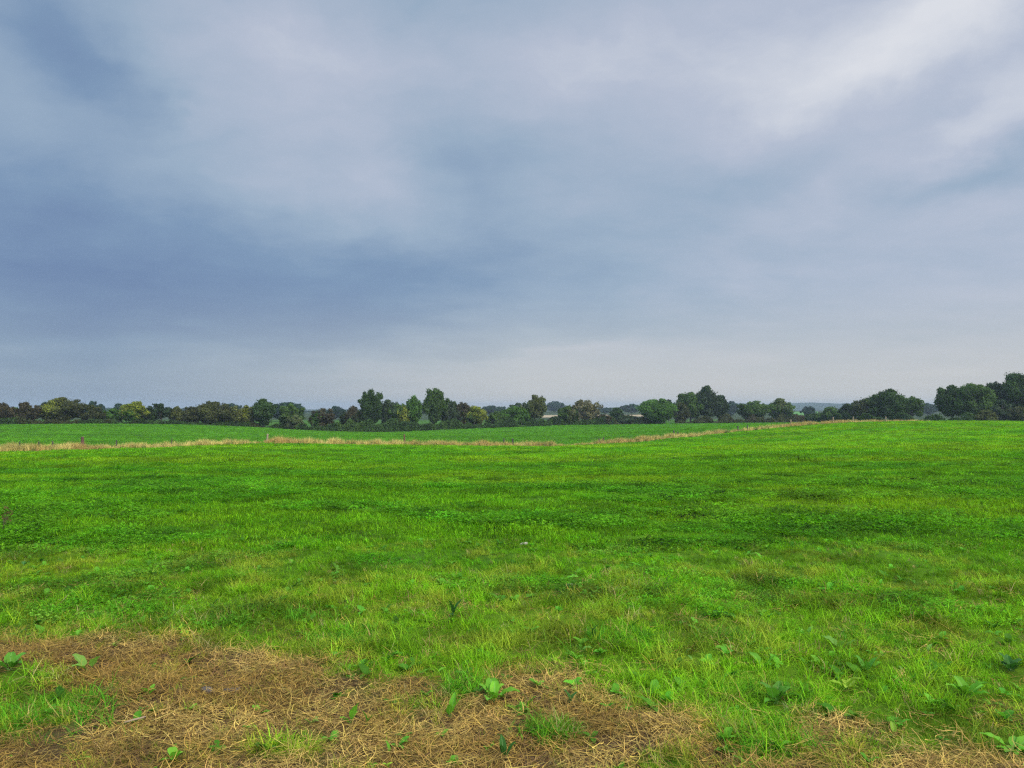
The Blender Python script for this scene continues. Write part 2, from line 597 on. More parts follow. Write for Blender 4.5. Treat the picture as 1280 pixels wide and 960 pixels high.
def plant_tree(name, cat, label, px, top, wpx, Y, style, col, group=None, seed=0, col2=None, dens=1.0):
    rng = np.random.default_rng(1000 + seed)
    X = (px - 640) / F * Y
    z0 = h1(X, Y)
    H = at(px, top, Y)[2] - z0
    W = wpx / F * Y * 1.1
    leaf = max(.13, Y * .0011)
    root = tag(empty(name, (X, Y, z0 - .03)), label, cat, group)
    P, N, T, lob, tw = crown(W, H, style, col, leaf, rng, dens)
    if col2:
        c2, fx, fz, fr = col2
        d = ((P[:, 0] / (W / 2) - fx) ** 2 + (P[:, 2] / H - fz) ** 2) / fr ** 2
        pick = (np.exp(-d) > rng.random(len(P)) * .8) & (P[:, 1] < .3 * W)
        T[pick] = np.array(PAL[c2]) * rng.uniform(.75, 1.25, (pick.sum(), 1))
    V, Q, C = leaf_quads(P, N, leaf, rng, T)
    link('foliage' if cat == 'bush' else 'crown', mesh_np('crown', V, Q, M_LEAF, C, False), root)
    r0 = max(.07, .028 * H)
    parts = []
    lean = .12 * W if style == 'lean' else 0
    if cat == 'bush':
        for k in range(4):
            i = rng.integers(len(lob))
            e = np.array(lob[i][:3])
            s = np.array([rng.uniform(-.12, .12) * W, rng.uniform(-.1, .1) * W, 0])
            parts.append(tube([s, s * .8 + e * .3, e], [r0 * .7, r0 * .5, r0 * .2], 5))
    else:
        tt = np.array([lean + rng.uniform(-.03, .03) * W, 0, .72 * H])
        parts.append(tube([(0, 0, 0), (0, 0, .12 * H), tt * .5 + np.array([.02 * W, 0, 0]), tt], [r0 * 1.5, r0, r0 * .75, r0 * .3], 8))
        for k in range(9 if style == 'sparse' else 6):
            i = rng.integers(len(lob))
            e = np.array(lob[i][:3])
            s = tt * rng.uniform(.3, .8)
            parts.append(tube([s, s * .5 + e * .5 + np.array([0, 0, .04 * H]), e], [r0 * .5, r0 * .35, r0 * .12], 5))
    for i in sorted({t_[2] for t_ in tw}):
        e = np.array(lob[i][:3])
        s = np.array([lean * .5, 0, .25 * H]) if cat != 'bush' else np.array([0, 0, .1 * H])
        parts.append(tube([s, s * .5 + e * .5, e], [r0 * .4, r0 * .3, r0 * .12], 5))
    for a, tip, _i in tw:
        q = r0 * (.16 if style != 'sparse' else .3)
        parts.append(tube([a, a * .5 + tip * .5, tip], [q, q * .7, q * .3], 4))
    V, Q = merge(parts)
    link('stems' if cat == 'bush' else 'trunk', mesh_np('trunk', V, Q, M_BARK, None, True), root)
    return root


HX = np.array([p[0] for p in HEDGE])
HYd = np.array([p[2] for p in HEDGE])


def hd(px, off=0):
    return float(np.interp(px, HX, HYd)) + off


def hd2(px):
    return 140.0


GA = 'hedgerow bushes along the far side of the field'
GB = 'hedgerow trees along the far side of the field'
GC = 'hazy trees far behind the hedge'
GD = 'trees at the right end of the hedge line'
# (name, category, label, px, top py, width px, distance, style, colour, group, [second colour])
T = [
 ('bush', 'bush', 'reddish brown bush cut by the left edge of the photo', 3, 503, 26, hd(0), 'bush', 'red', GA),
 ('bush', 'bush', 'small plain green bush between two reddish brown bushes', 18, 509, 18, hd(18, 1), 'bush', 'green', GA),
 ('bush', 'bush', 'dark red tinged bush left of the large hawthorn with the yellow patch', 35, 502, 25, hd(35), 'bush', 'red', GA),
 ('tree', 'tree', 'hazy blue green tree peeping out left of the large hawthorn', 56, 503, 16, 300, 'round', 'blue', GC),
 ('hawthorn_tree', 'tree', 'large spreading brown green hawthorn with a yellow patch in its crown', 77, 497, 56, hd(77, 2), 'bush', 'brown', GB, ('yellow', -.05, .62, .28)),
 ('tree', 'tree', 'rounded blue green tree behind the brown bush right of the large hawthorn', 117, 502, 24, 260, 'round', 'blue', GC),
 ('bush', 'bush', 'dull brown rounded bush right beside the large hawthorn', 116, 507, 30, hd(116), 'bush', 'brown', GA),
 ('bush', 'bush', 'low green bush between the brown bush and the round yellow green tree', 141, 511, 26, hd(141, 1), 'bush', 'green', GA),
 ('tree', 'tree', 'hazy dark tree touching the left side of the round yellow green tree', 152, 505, 20, 280, 'round', 'blue', GC),
 ('tree', 'tree', 'round yellow green tree, the brightest in the left hedge', 167, 502, 31, hd(167, -1), 'round', 'yellow', GB, ('green', .0, .15, .5)),
 ('bush', 'bush', 'thin twiggy dark bush just right of the round yellow green tree', 187, 509, 17, hd(187), 'bush', 'deep', GA),
 ('tree', 'tree', 'small dark tree with a flat ragged top in the left hedge', 202, 504, 22, hd(202), 'flat', 'deep', GB),
 ('bush', 'bush', 'small olive bush right of the flat topped dark tree', 221, 509, 17, hd(221), 'bush', 'olive', GA),
 ('bush', 'bush', 'dark brownish bush joining the left flank of the long brown hawthorn', 239, 508, 24, hd(239), 'bush', 'brown', GA),
 ('hawthorn_tree', 'tree', 'long rounded brown hawthorn left of the dark conifer like tree', 266, 502, 44, hd(266), 'bush', 'brown', GB, ('olive', .0, .6, .35)),
 ('tree', 'tree', 'far hazy tree showing over the olive bushes left of the dark conifer like tree', 290, 504, 22, 330, 'round', 'blue', GC),
 ('bush', 'bush', 'olive green bush right of the long brown hawthorn', 291, 508, 20, hd(291, -1), 'bush', 'olive', GA),
 ('bush', 'bush', 'yellowish olive bush against the left side of the dark conifer like tree', 308, 506, 22, hd(308), 'bush', 'olive', GA, ('yellow', .1, .6, .3)),
 ('tree', 'tree', 'dense dark green conifer like tree standing above the left hedge', 330, 498, 36, hd(330, -1), 'peak', 'dark', GB),
 ('tree', 'tree', 'bluish broad tree behind the dull green tree right of the conifer like tree', 358, 503, 44, 250, 'round', 'blue', GC),
 ('tree', 'tree', 'dull green rounded tree right of the dark conifer like tree', 363, 505, 32, hd(363), 'round', 'mid', GB),
 ('bush', 'bush', 'pale green low dome shaped bush under the dull green tree', 368, 519, 20, hd(368, -3), 'bush', 'pale', GA),
 ('bush', 'bush', 'rounded rusty brown bush in the gap before the tallest trees', 403, 510, 30, hd(403), 'bush', 'red', GA, ('green', -.4, .4, .35)),
 ('tree', 'tree', 'far blue green round tree behind the rusty brown bush', 420, 508, 22, 300, 'round', 'blue', GC),
 ('bush', 'bush', 'dark purple brown bush at the left foot of the first tall tree', 444, 508, 36, hd(444), 'bush', 'deep', GA, ('red', -.2, .8, .4)),
 ('tree', 'tree', 'tall dark open crowned tree, left one of the two tallest in the hedge', 464, 486.5, 32, hd(464, 1), 'tall', 'dark', GB),
 ('tree', 'tree', 'medium grey green tree leaning on the right side of the first tall tree', 486, 499, 26, hd(486, 1), 'round', 'grey', GB),
 ('bush', 'bush', 'yellow flecked bush between the first tall tree and the ball topped tree', 499, 505, 28, hd(499), 'bush', 'mid', GA, ('yellow', .5, .6, .35)),
 ('tree', 'tree', 'ball topped bright dark green tree close beside the second tall tree', 517, 494.5, 20, hd(517), 'round', 'green', GB),
 ('tree', 'tree', 'tallest dark green tree, right one of the two tallest in the hedge', 542, 485, 34, hd(542, 1), 'tall', 'mid', GB),
 ('bush', 'bush', 'grey green feathery bush at the right side of the second tall tree', 565, 502, 24, hd(565), 'bush', 'grey', GA),
 ('bush', 'bush', 'dark red tinted bush left of the yellow green bush', 578, 503, 20, hd(578), 'bush', 'red', GA),
 ('bush', 'bush', 'wide yellow green bush right of the two tallest trees', 594, 508, 28, hd(594, -1), 'bush', 'yellow', GA, ('mid', -.3, .2, .5)),
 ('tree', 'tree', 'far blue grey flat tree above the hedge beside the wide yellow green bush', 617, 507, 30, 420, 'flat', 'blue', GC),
 ('bush', 'bush', 'dark green bush left of the broad green bushes under the leaning tree', 622, 514, 26, hd(622), 'bush', 'mid', GA),
 ('bush', 'bush', 'broad mid green bush at the left foot of the leaning olive tree', 643, 508, 34, hd(643), 'bush', 'green', GA),
 ('tree', 'tree', 'soft green far tree behind the broad bush beside the leaning olive tree', 650, 504, 30, 240, 'round', 'grey', GC),
 ('tree', 'tree', 'light olive tree leaning right with a ragged pointed top', 667, 493, 27, hd(667), 'lean', 'pale', GB, ('olive', .2, .8, .6)),
 ('tree', 'tree', 'hazy dark blue clump of tree standing alone above the left stubble field', 694, 502, 24, 560, 'round', 'blue', GC),
 ('bush', 'bush', 'very dark low bush in front of the left stubble field', 692, 521, 16, hd(692, -1), 'bush', 'deep', GA),
 ('bush', 'bush', 'dark green bush at the left of the half bare olive tree', 709, 507, 24, hd(709), 'bush', 'mid', GA, ('olive', .4, .6, .4)),
 ('tree', 'tree', 'half bare olive tree with thin branches showing, left of the twiggy brown one', 723, 500, 28, hd(723), 'sparse', 'khaki', GB),
 ('tree', 'tree', 'nearly bare twiggy brown tree in front of the stubble field', 738, 500, 28, hd(738, 1), 'sparse', 'khaki', GB),
 ('bush', 'bush', 'low reddish bush right of the twiggy brown tree', 753, 518, 22, hd(753), 'bush', 'red', GA),
 ('tree', 'tree', 'flat blue far tree behind the low reddish bush', 757, 510, 22, 480, 'flat', 'blue', GC),
 ('tree', 'tree', 'small dark rounded tree in front of the blue far trees by the stubble', 771, 509, 16, hd(771, 30), 'round', 'dark', GC),
 ('tree', 'tree', 'rounded hazy blue tree left behind the dense bright green tree', 789, 505, 24, 460, 'round', 'blue', GC),
 ('bush', 'bush', 'dull green bush left of the dense bright green round tree', 785, 519, 28, hd(785), 'bush', 'grey', GA),
 ('tree', 'tree', 'dense round bright green tree reaching down to the grass', 821, 499, 48, hd(821, -2), 'round', 'green', GB),
 ('tree', 'tree', 'dark purple green tree top behind the dense bright green tree', 836, 500, 16, 230, 'round', 'deep', GC),
 ('bush', 'bush', 'brownish dull bush between the dense bright green tree and the peaked tree', 851, 503, 20, hd(851, 1), 'bush', 'brown', GA),
 ('tree', 'tree', 'broad green tree joined to the left of the peaked tree', 863, 490, 36, hd(863, 4), 'round', 'mid', GB),
 ('tree', 'tree', 'tree with a tall narrow peak, the highest between the bright tree and the gap', 883, 481.5, 36, hd(883, 3), 'peak', 'grey', GB),
 ('tree', 'tree', 'very dark rounded tree at the right side of the peaked tree', 899, 494, 24, hd(899, 6), 'round', 'deep', GB),
 ('tree', 'tree', 'hazy blue tree in the gap right of the very dark rounded tree', 913, 502, 20, 420, 'round', 'blue', GC),
 ('tree', 'tree', 'domed dark green tree left of the light tipped tree', 942, 501.5, 36, hd(942, 2), 'round', 'mid', GB),
 ('tree', 'tree', 'tree with pale upright leaf tips above the end of the fence', 974, 498, 34, hd(974), 'peak', 'mid', GB, ('pale', .1, .9, .4)),
 ('tree', 'tree', 'small dark blue tree beside the far meadow', 1011, 508.5, 18, 330, 'flat', 'blue', GC),
 ('bush', 'bush', 'low dark bush behind the fence below the far blue hills', 1016, 517, 26, 205, 'bush', 'dark', GA),
 ('bush', 'bush', 'green domed bush behind the fence left of the dark low tree', 1039, 509, 30, 200, 'bush', 'mid', GA),
 ('tree', 'tree', 'dark low tree leading up to the big dark tree group', 1061, 504, 26, 175, 'round', 'deep', GD),
 ('tree', 'tree', 'brownish green tree forming the left shoulder of the big dark tree group', 1083, 497, 34, 160, 'bush', 'brown', GD, ('mid', .4, .5, .6)),
 ('tree', 'tree', 'widest dark green tree on top of the big tree group behind the fence', 1112, 487, 48, 158, 'round', 'dark', GD),
 ('tree', 'tree', 'lighter green tree at the right shoulder of the big dark tree group', 1139, 495, 28, 160, 'flat', 'mid', GD),
 ('tree', 'tree', 'far pale blue green dome of a tree in the gap at the right', 1159, 504, 24, 420, 'round', 'blue', GC),
 ('tree', 'tree', 'dark tree with a steep ragged left side, first of the wood at the right', 1190, 480.5, 38, 146, 'tall', 'dark', GD),
 ('tree', 'tree', 'broad even green tree second in the wood at the right', 1216, 479.5, 46, 144, 'round', 'mid', GD),
 ('tree', 'tree', 'darkest tree set back in the wood between the broad and the tallest tree', 1239, 478, 36, 152, 'round', 'deep', GD),
 ('tree', 'tree', 'tallest tree of the wood cut by the right edge of the photo', 1274, 467, 58, 150, 'round', 'dark', GD),
 ('bush', 'bush', 'small yellowish olive bush at the foot of the wood', 1231, 513, 24, 134, 'bush', 'olive', GD),
 ('bush', 'bush', 'grey green rounded bush before the darkest tree of the wood', 1250, 500.5, 26, 137, 'bush', 'grey', GD),
 ('bush', 'bush', 'brownish bush at the foot of the tallest tree at the right edge', 1274, 508, 30, 135, 'bush', 'brown', GD),
]
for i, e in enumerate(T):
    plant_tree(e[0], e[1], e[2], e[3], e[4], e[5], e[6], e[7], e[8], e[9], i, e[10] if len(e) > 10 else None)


def hedge(label, pts, h_m, depth, col, seed, accent=None, ws=2.6, wa=1.0):
    """pts: (px, distance) along the line; a leafy bank with an uneven top"""
    rng = np.random.default_rng(seed)
    P0 = np.array([((px - 640) / F * Y, Y) for px, Y in pts])
    seg = np.sqrt((np.diff(P0, axis=0) ** 2).sum(1))
    cum = np.concatenate([[0], np.cumsum(seg)])
    leaf = max(.15, P0[:, 1].mean() * .0012)
    k = int(cum[-1] * (h_m * 2 + depth) / (leaf * leaf) * 1.6)
    s = rng.uniform(0, cum[-1], k)
    X = np.interp(s, cum, P0[:, 0])
    Y = np.interp(s, cum, P0[:, 1])
    top = h_m * (1 - wa * .45 + wa * (2 * fbm(s / ws, s * 0, seed, 4) - 1))
    f = rng.random(k)
    face = rng.random(k)
    yy = np.where(face < .45, -depth / 2, np.where(face < .6, depth / 2, rng.uniform(-.5, .5, k) * depth)) + rng.normal(size=k) * .22
    zz = np.where(face < .6, f * top, top * (1 - .25 * np.abs(rng.normal(size=k)) * .4)) + np.abs(rng.normal(size=k)) * .12
    nrm = np.stack([rng.normal(size=k) * .5, np.where(face < .45, -1, np.where(face < .6, 1, 0)) + rng.normal(size=k) * .4, np.where(face < .6, .25, 1) + rng.normal(size=k) * .3], 1)
    c = np.array([PAL[col]]) * (.55 + .9 * fbm(s / 2.2, s * 0 + 3, seed + 7, 3))[:, None] * rng.uniform(.7, 1.3, (k, 1))
    if accent:
        a = sstep(.56, .68, fbm(s / 3.0, s * 0 + 9, seed + 13, 3))[:, None]
        c = c * (1 - a) + np.array([PAL[accent]]) * rng.uniform(.7, 1.2, (k, 1)) * a
    x0, y0 = X.mean(), Y.mean()
    z0 = h1(x0, y0)
    P = np.stack([X - x0, Y + yy - y0, hgt(X, Y) - z0 + zz], 1)
    root = tag(empty('hedge', (x0, y0, z0)), label, 'hedge', 'hedges along the field boundary')
    V, Q, C = leaf_quads(P, nrm, leaf, rng, c)
    link('foliage', mesh_np('hedge', V, Q, M_LEAF, C), root)
    parts = []
    for q in np.arange(.6, cum[-1], 2.2):
        bx, by = float(np.interp(q, cum, P0[:, 0])), float(np.interp(q, cum, P0[:, 1]))
        bz = h1(bx, by) - z0
        parts.append(tube([(bx - x0, by - y0, bz - .05), (bx - x0 + rng.uniform(-.3, .3), by - y0, bz + h_m * .4), (bx - x0 + rng.uniform(-.6, .6), by - y0, bz + h_m * .75)], [.06, .045, .02], 5))
    run = [(float(np.interp(q, cum, P0[:, 0])), float(np.interp(q, cum, P0[:, 1]))) for q in np.arange(0, cum[-1], 1.1)]
    rz = hgt(np.array([r_[0] for r_ in run]), np.array([r_[1] for r_ in run])) - z0 + .06
    parts.append(tube([(a_ - x0, b_ - y0, c_) for (a_, b_), c_ in zip(run, rz)], [.07] * len(run), 5))
    V, Q = merge(parts)
    link('stems', mesh_np('hedge_stems', V, Q, M_BARK, None, True), root)


hedge('rough dark hedge along the left part of the far field', [(px, hd(px, -1.0)) for px in (-70, 0, 60, 120, 180, 240, 300, 345, 385)], .95, 1.8, 'dark', 301, 'brown')
hedge('clipped dark green hedge in front of the two tallest trees', [(px, hd(px, -4.0)) for px in (372, 400, 440, 480, 520, 560, 600, 640, 690)], 2.2, 1.8, 'dark', 302, 'mid')
hedge('low dark hedge from the stubble field gap to the dense bright tree', [(px, hd(px, -.5)) for px in (685, 720, 760, 800, 830)], 1.7, 1.8, 'dark', 303, 'brown')
hedge('low purple brown hedge from the bright green tree to the fence end', [(px, hd(px, -1.5)) for px in (845, 880, 920, 960, 1003)], 1.9, 1.8, 'brown', 304, 'red')
hedge('dark hedge linking the big tree group to the wood at the right', [(1005, 200), (1050, 170), (1090, 150), (1130, 143), (1180, 140), (1230, 139), (1330, 136)], 1.9, 2.2, 'dark', 305, 'mid')

# far wooded belts that close the view behind the hedge line
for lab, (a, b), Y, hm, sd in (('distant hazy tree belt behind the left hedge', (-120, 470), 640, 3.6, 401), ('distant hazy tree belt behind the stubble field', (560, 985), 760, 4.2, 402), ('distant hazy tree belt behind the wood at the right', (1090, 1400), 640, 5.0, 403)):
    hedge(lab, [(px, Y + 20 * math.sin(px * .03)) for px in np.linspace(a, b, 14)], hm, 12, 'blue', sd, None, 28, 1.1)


# ------------------------------------------------------------------ fence posts
def post(label, px, py_top, wid, mat, tilt, H, seed):
    rng = random.Random(seed)
    u = (px - 640) / F
    t_ = (u * 45 + 30) / (83.7 - u * 55)
    Y = 45 + 55 * t_
    X = u * Y
    z0 = h1(X, Y)
    if py_top:
        H = max(.6, at(px, py_top, Y)[2] - z0)
    r = wid / 2
    pts = [(0, 0, -.3), (0, 0, .0), (0, 0, H * .5), (0, 0, H - .02), (0, 0, H)]
    V, Q = tube(pts, [r * 1.05, r * 1.04, r, r * .97, r * .8], 10)
    V[:, 0] += .012 * np.sin(V[:, 2] * 4 + seed) + np.array([rng.uniform(-.006, .006) for _ in V])
    cap = np.array([[len(V) - 10 + k, len(V) - 10 + (k + 1) % 10, len(V) - 10 + (k + 5) % 10, len(V) - 10 + (k + 5) % 10] for k in range(0)])
    V = np.concatenate([V, [[0, 0, H + .015]]])
    c_ = len(V) - 1
    cap = np.array([[c_ - 10 + k, c_ - 10 + (k + 1) % 10, c_, c_] for k in range(10)])
    me = bpy.data.meshes.new('fence_post')
    me.from_pydata([tuple(v) for v in V], [], [tuple(q) for q in Q] + [tuple(q[:3]) for q in cap])
    me.materials.append(mat)
    o = link('fence_post', me)
    o.location = (X, Y, z0)
    o.rotation_euler = (R(rng.uniform(-2, 2)), R(tilt), rng.uniform(0, 3))
    tag(o, label, 'fence post', 'wooden posts in the strip of dry grass')


PB, PP, PD = M_POSTB, M_POSTP, M_POSTD
for i, a in enumerate((
    ('thin dark post at the left end of the dry grass strip', 25, 556, .06, PD, 3, 0),
    ('thin dark stake leaning a little, second from the left edge', 50, 556, .06, PD, -4, 0),
    ('thin short stake just left of the thick brown post', 67, 553, .07, PD, 2, 0),
    ('thick reddish brown post, the stoutest in the strip on the left', 104, 546, .19, PB, 1, 0),
    ('thin dark stake halfway between the thick brown and the pale bleached post', 147, 551, .06, PD, -2, 0),
    ('thin dark stake in tall yellow grass left of the pale bleached post', 215, 548, .06, PD, 3, 0),
    ('pale bleached post standing at a dark gap in the grass', 334.5, 542.5, .13, PP, 2, 0),
    ('reddish post beside a small dark weed below the first tall tree', 506, 543, .13, PB, -2, 0),
    ('left one of two dark posts close together below the broad green bush', 630, 548, .10, PD, 1, 0),
    ('right one of two dark posts close together below the broad green bush', 641, 548, .13, PD, -2, 0),
    ('short dark post, left of a close pair where the strip starts to climb', 748.5, 548, .11, PD, 2, 0),
    ('dark post, right of a close pair where the strip starts to climb', 754.5, 546.5, .12, PD, -1, 0),
    ('tall dark post where the strip climbs below the dense bright green tree', 842, 538, .14, PD, 3, 0),
    ('brownish stub right beside the tall dark post on the climb', 847, 541, .12, PD, -6, 0),
    ('dark post on the climb below the hazy gap in the trees', 922, 532.5, .14, PD, 1, 0),
    ('dark stub a little right of the post on the climb', 934, 532, .12, PD, 7, 0),
    ('small pale post below the tree with pale leaf tips', 988, 524.5, .12, PP, 0, 0),
    ('pale short post on the crest left of the big dark tree group', 1041, 521.5, .12, PP, 2, 0),
    ('pale post on the crest under the left shoulder of the big tree group', 1066, 521, .13, PP, -2, 0),
    ('pale post on the crest under the widest dark tree', 1107, 521, .13, PP, 1, 0),
)):
    post(*a, seed=i)


# ------------------------------------------------------------------ broad leaved plants
def leaf_mesh(L, Wd, e0, az, droop, rng, base, pet):
    """one dock leaf on its stalk: returns V, Q, uv"""
    seg, cr = 10, 6
    d = np.array([math.cos(az), math.sin(az), 0])
    s = np.array([-d[1], d[0], 0])
    V, UV, Q = [], [], []
    p = np.array(base, float)
    e = e0
    st = [p.copy()]
    for k in range(3):
        p = p + (d * math.cos(e) + np.array([0, 0, math.sin(e)])) * pet / 3
        st.append(p.copy())
    ph = rng.uniform(0, 6)
    for i in range(seg + 1):
        t_ = i / seg
        w = Wd * (math.sin(math.pi * min(1, t_ ** .72)) ** .75 if 0 < t_ < 1 else 0) + .0008
        up = -d * math.sin(e) + np.array([0, 0, math.cos(e)])
        for j in range(cr + 1):
            q = j / cr - .5
            fold = abs(q) * 2
            wav = .05 * Wd * math.sin(ph + t_ * 17 + (3 if q > 0 else 0)) * fold ** 2
            V.append(p + s * q * w * (1 - .12 * fold) + up * (fold * w * .20 + wav))
            UV.append((j / cr, t_))
        p = p + (d * math.cos(e) + np.array([0, 0, math.sin(e)])) * L / seg
        e -= droop / seg * (.5 + t_)
    for i in range(seg):
        for j in range(cr):
            a = i * (cr + 1) + j
            Q.append((a, a + 1, a + cr + 2, a + cr + 1))
    tv, tq = tube(st, [.0028, .0024, .002, .0016], 5)
    V = np.array(V)
    q2 = tq + len(V)
    return np.concatenate([V, tv]), np.concatenate([np.array(Q), q2]), np.concatenate([np.array(UV), np.full((len(tv), 2), .5)])


CLEAR = []
DOCKC = dict(b=(.13, .36, .02), m=(.085, .26, .02), d=(.035, .13, .02), p=(.15, .32, .045), y=(.24, .42, .03))


def dock(label, px, py, hpx, wpx, nleaf, style, col, seed, name='dock_plant', cat='weed'):
    rng = np.random.default_rng(5000 + seed)
    X, Y, Z = hit(px, py)
    mpp = Y / F
    H, W = hpx * mpp * 1.08, wpx * mpp * 1.0
    CLEAR.append((X, Y, max(W * .30, .03)))
    Vs, Qs, Us, Ts, o = [], [], [], [], 0
    for k in range(nleaf):
        if style == 'up' and nleaf > 3 and k % 4:
            L, e0, dr = H * rng.uniform(.45, .75), rng.uniform(.5, 1.0), rng.uniform(.5, 1.2)
        elif style == 'up':
            L, e0, dr = H * rng.uniform(.8, 1.05), rng.uniform(1.05, 1.4), rng.uniform(.2, .7)
        elif style == 'flat':
            L, e0, dr = max(W * .55, H) * rng.uniform(.85, 1.1), rng.uniform(.35, .6), rng.uniform(.4, .9)
        else:
            L, e0, dr = max(H * 1.05, W * .5) * rng.uniform(.7, 1.05), rng.uniform(.65, 1.15), rng.uniform(.6, 1.3)
        az = 2 * math.pi * (k + rng.uniform(-.25, .25)) / nleaf + (rng.uniform(-.5, .5) if nleaf > 1 else rng.choice([.3, 2.8, 3.6, -.4]))
        if nleaf > 6:
            L *= (1, .62, .85, .5)[k % 4] * .92
        elif nleaf > 3 and k % 3 == 2:
            L *= .65
        wd = L * rng.uniform(.42, .56) * (.8 if style == 'up' else 1)
        v, q, u_ = leaf_mesh(L * .85, wd, e0, az, dr, rng, (rng.normal() * .008, rng.normal() * .008, -.005), L * .28)
        Vs.append(v)
        Qs.append(q + o)
        Us.append(u_)
        Ts.append(np.tile(np.array([DOCKC[col]]) * rng.uniform(.8, 1.2) * np.array([[rng.uniform(.9, 1.15), 1, 1]]), (len(v), 1)))
        o += len(v)
    me = mesh_np(name, np.concatenate(Vs), np.concatenate(Qs), M_DOCK, np.concatenate(Ts), True, None, np.concatenate(Us))
    ob = link(name, me)
    ob.location = (X, Y, Z)
    tag(ob, label, cat, 'broad leaved weeds growing in the grass')


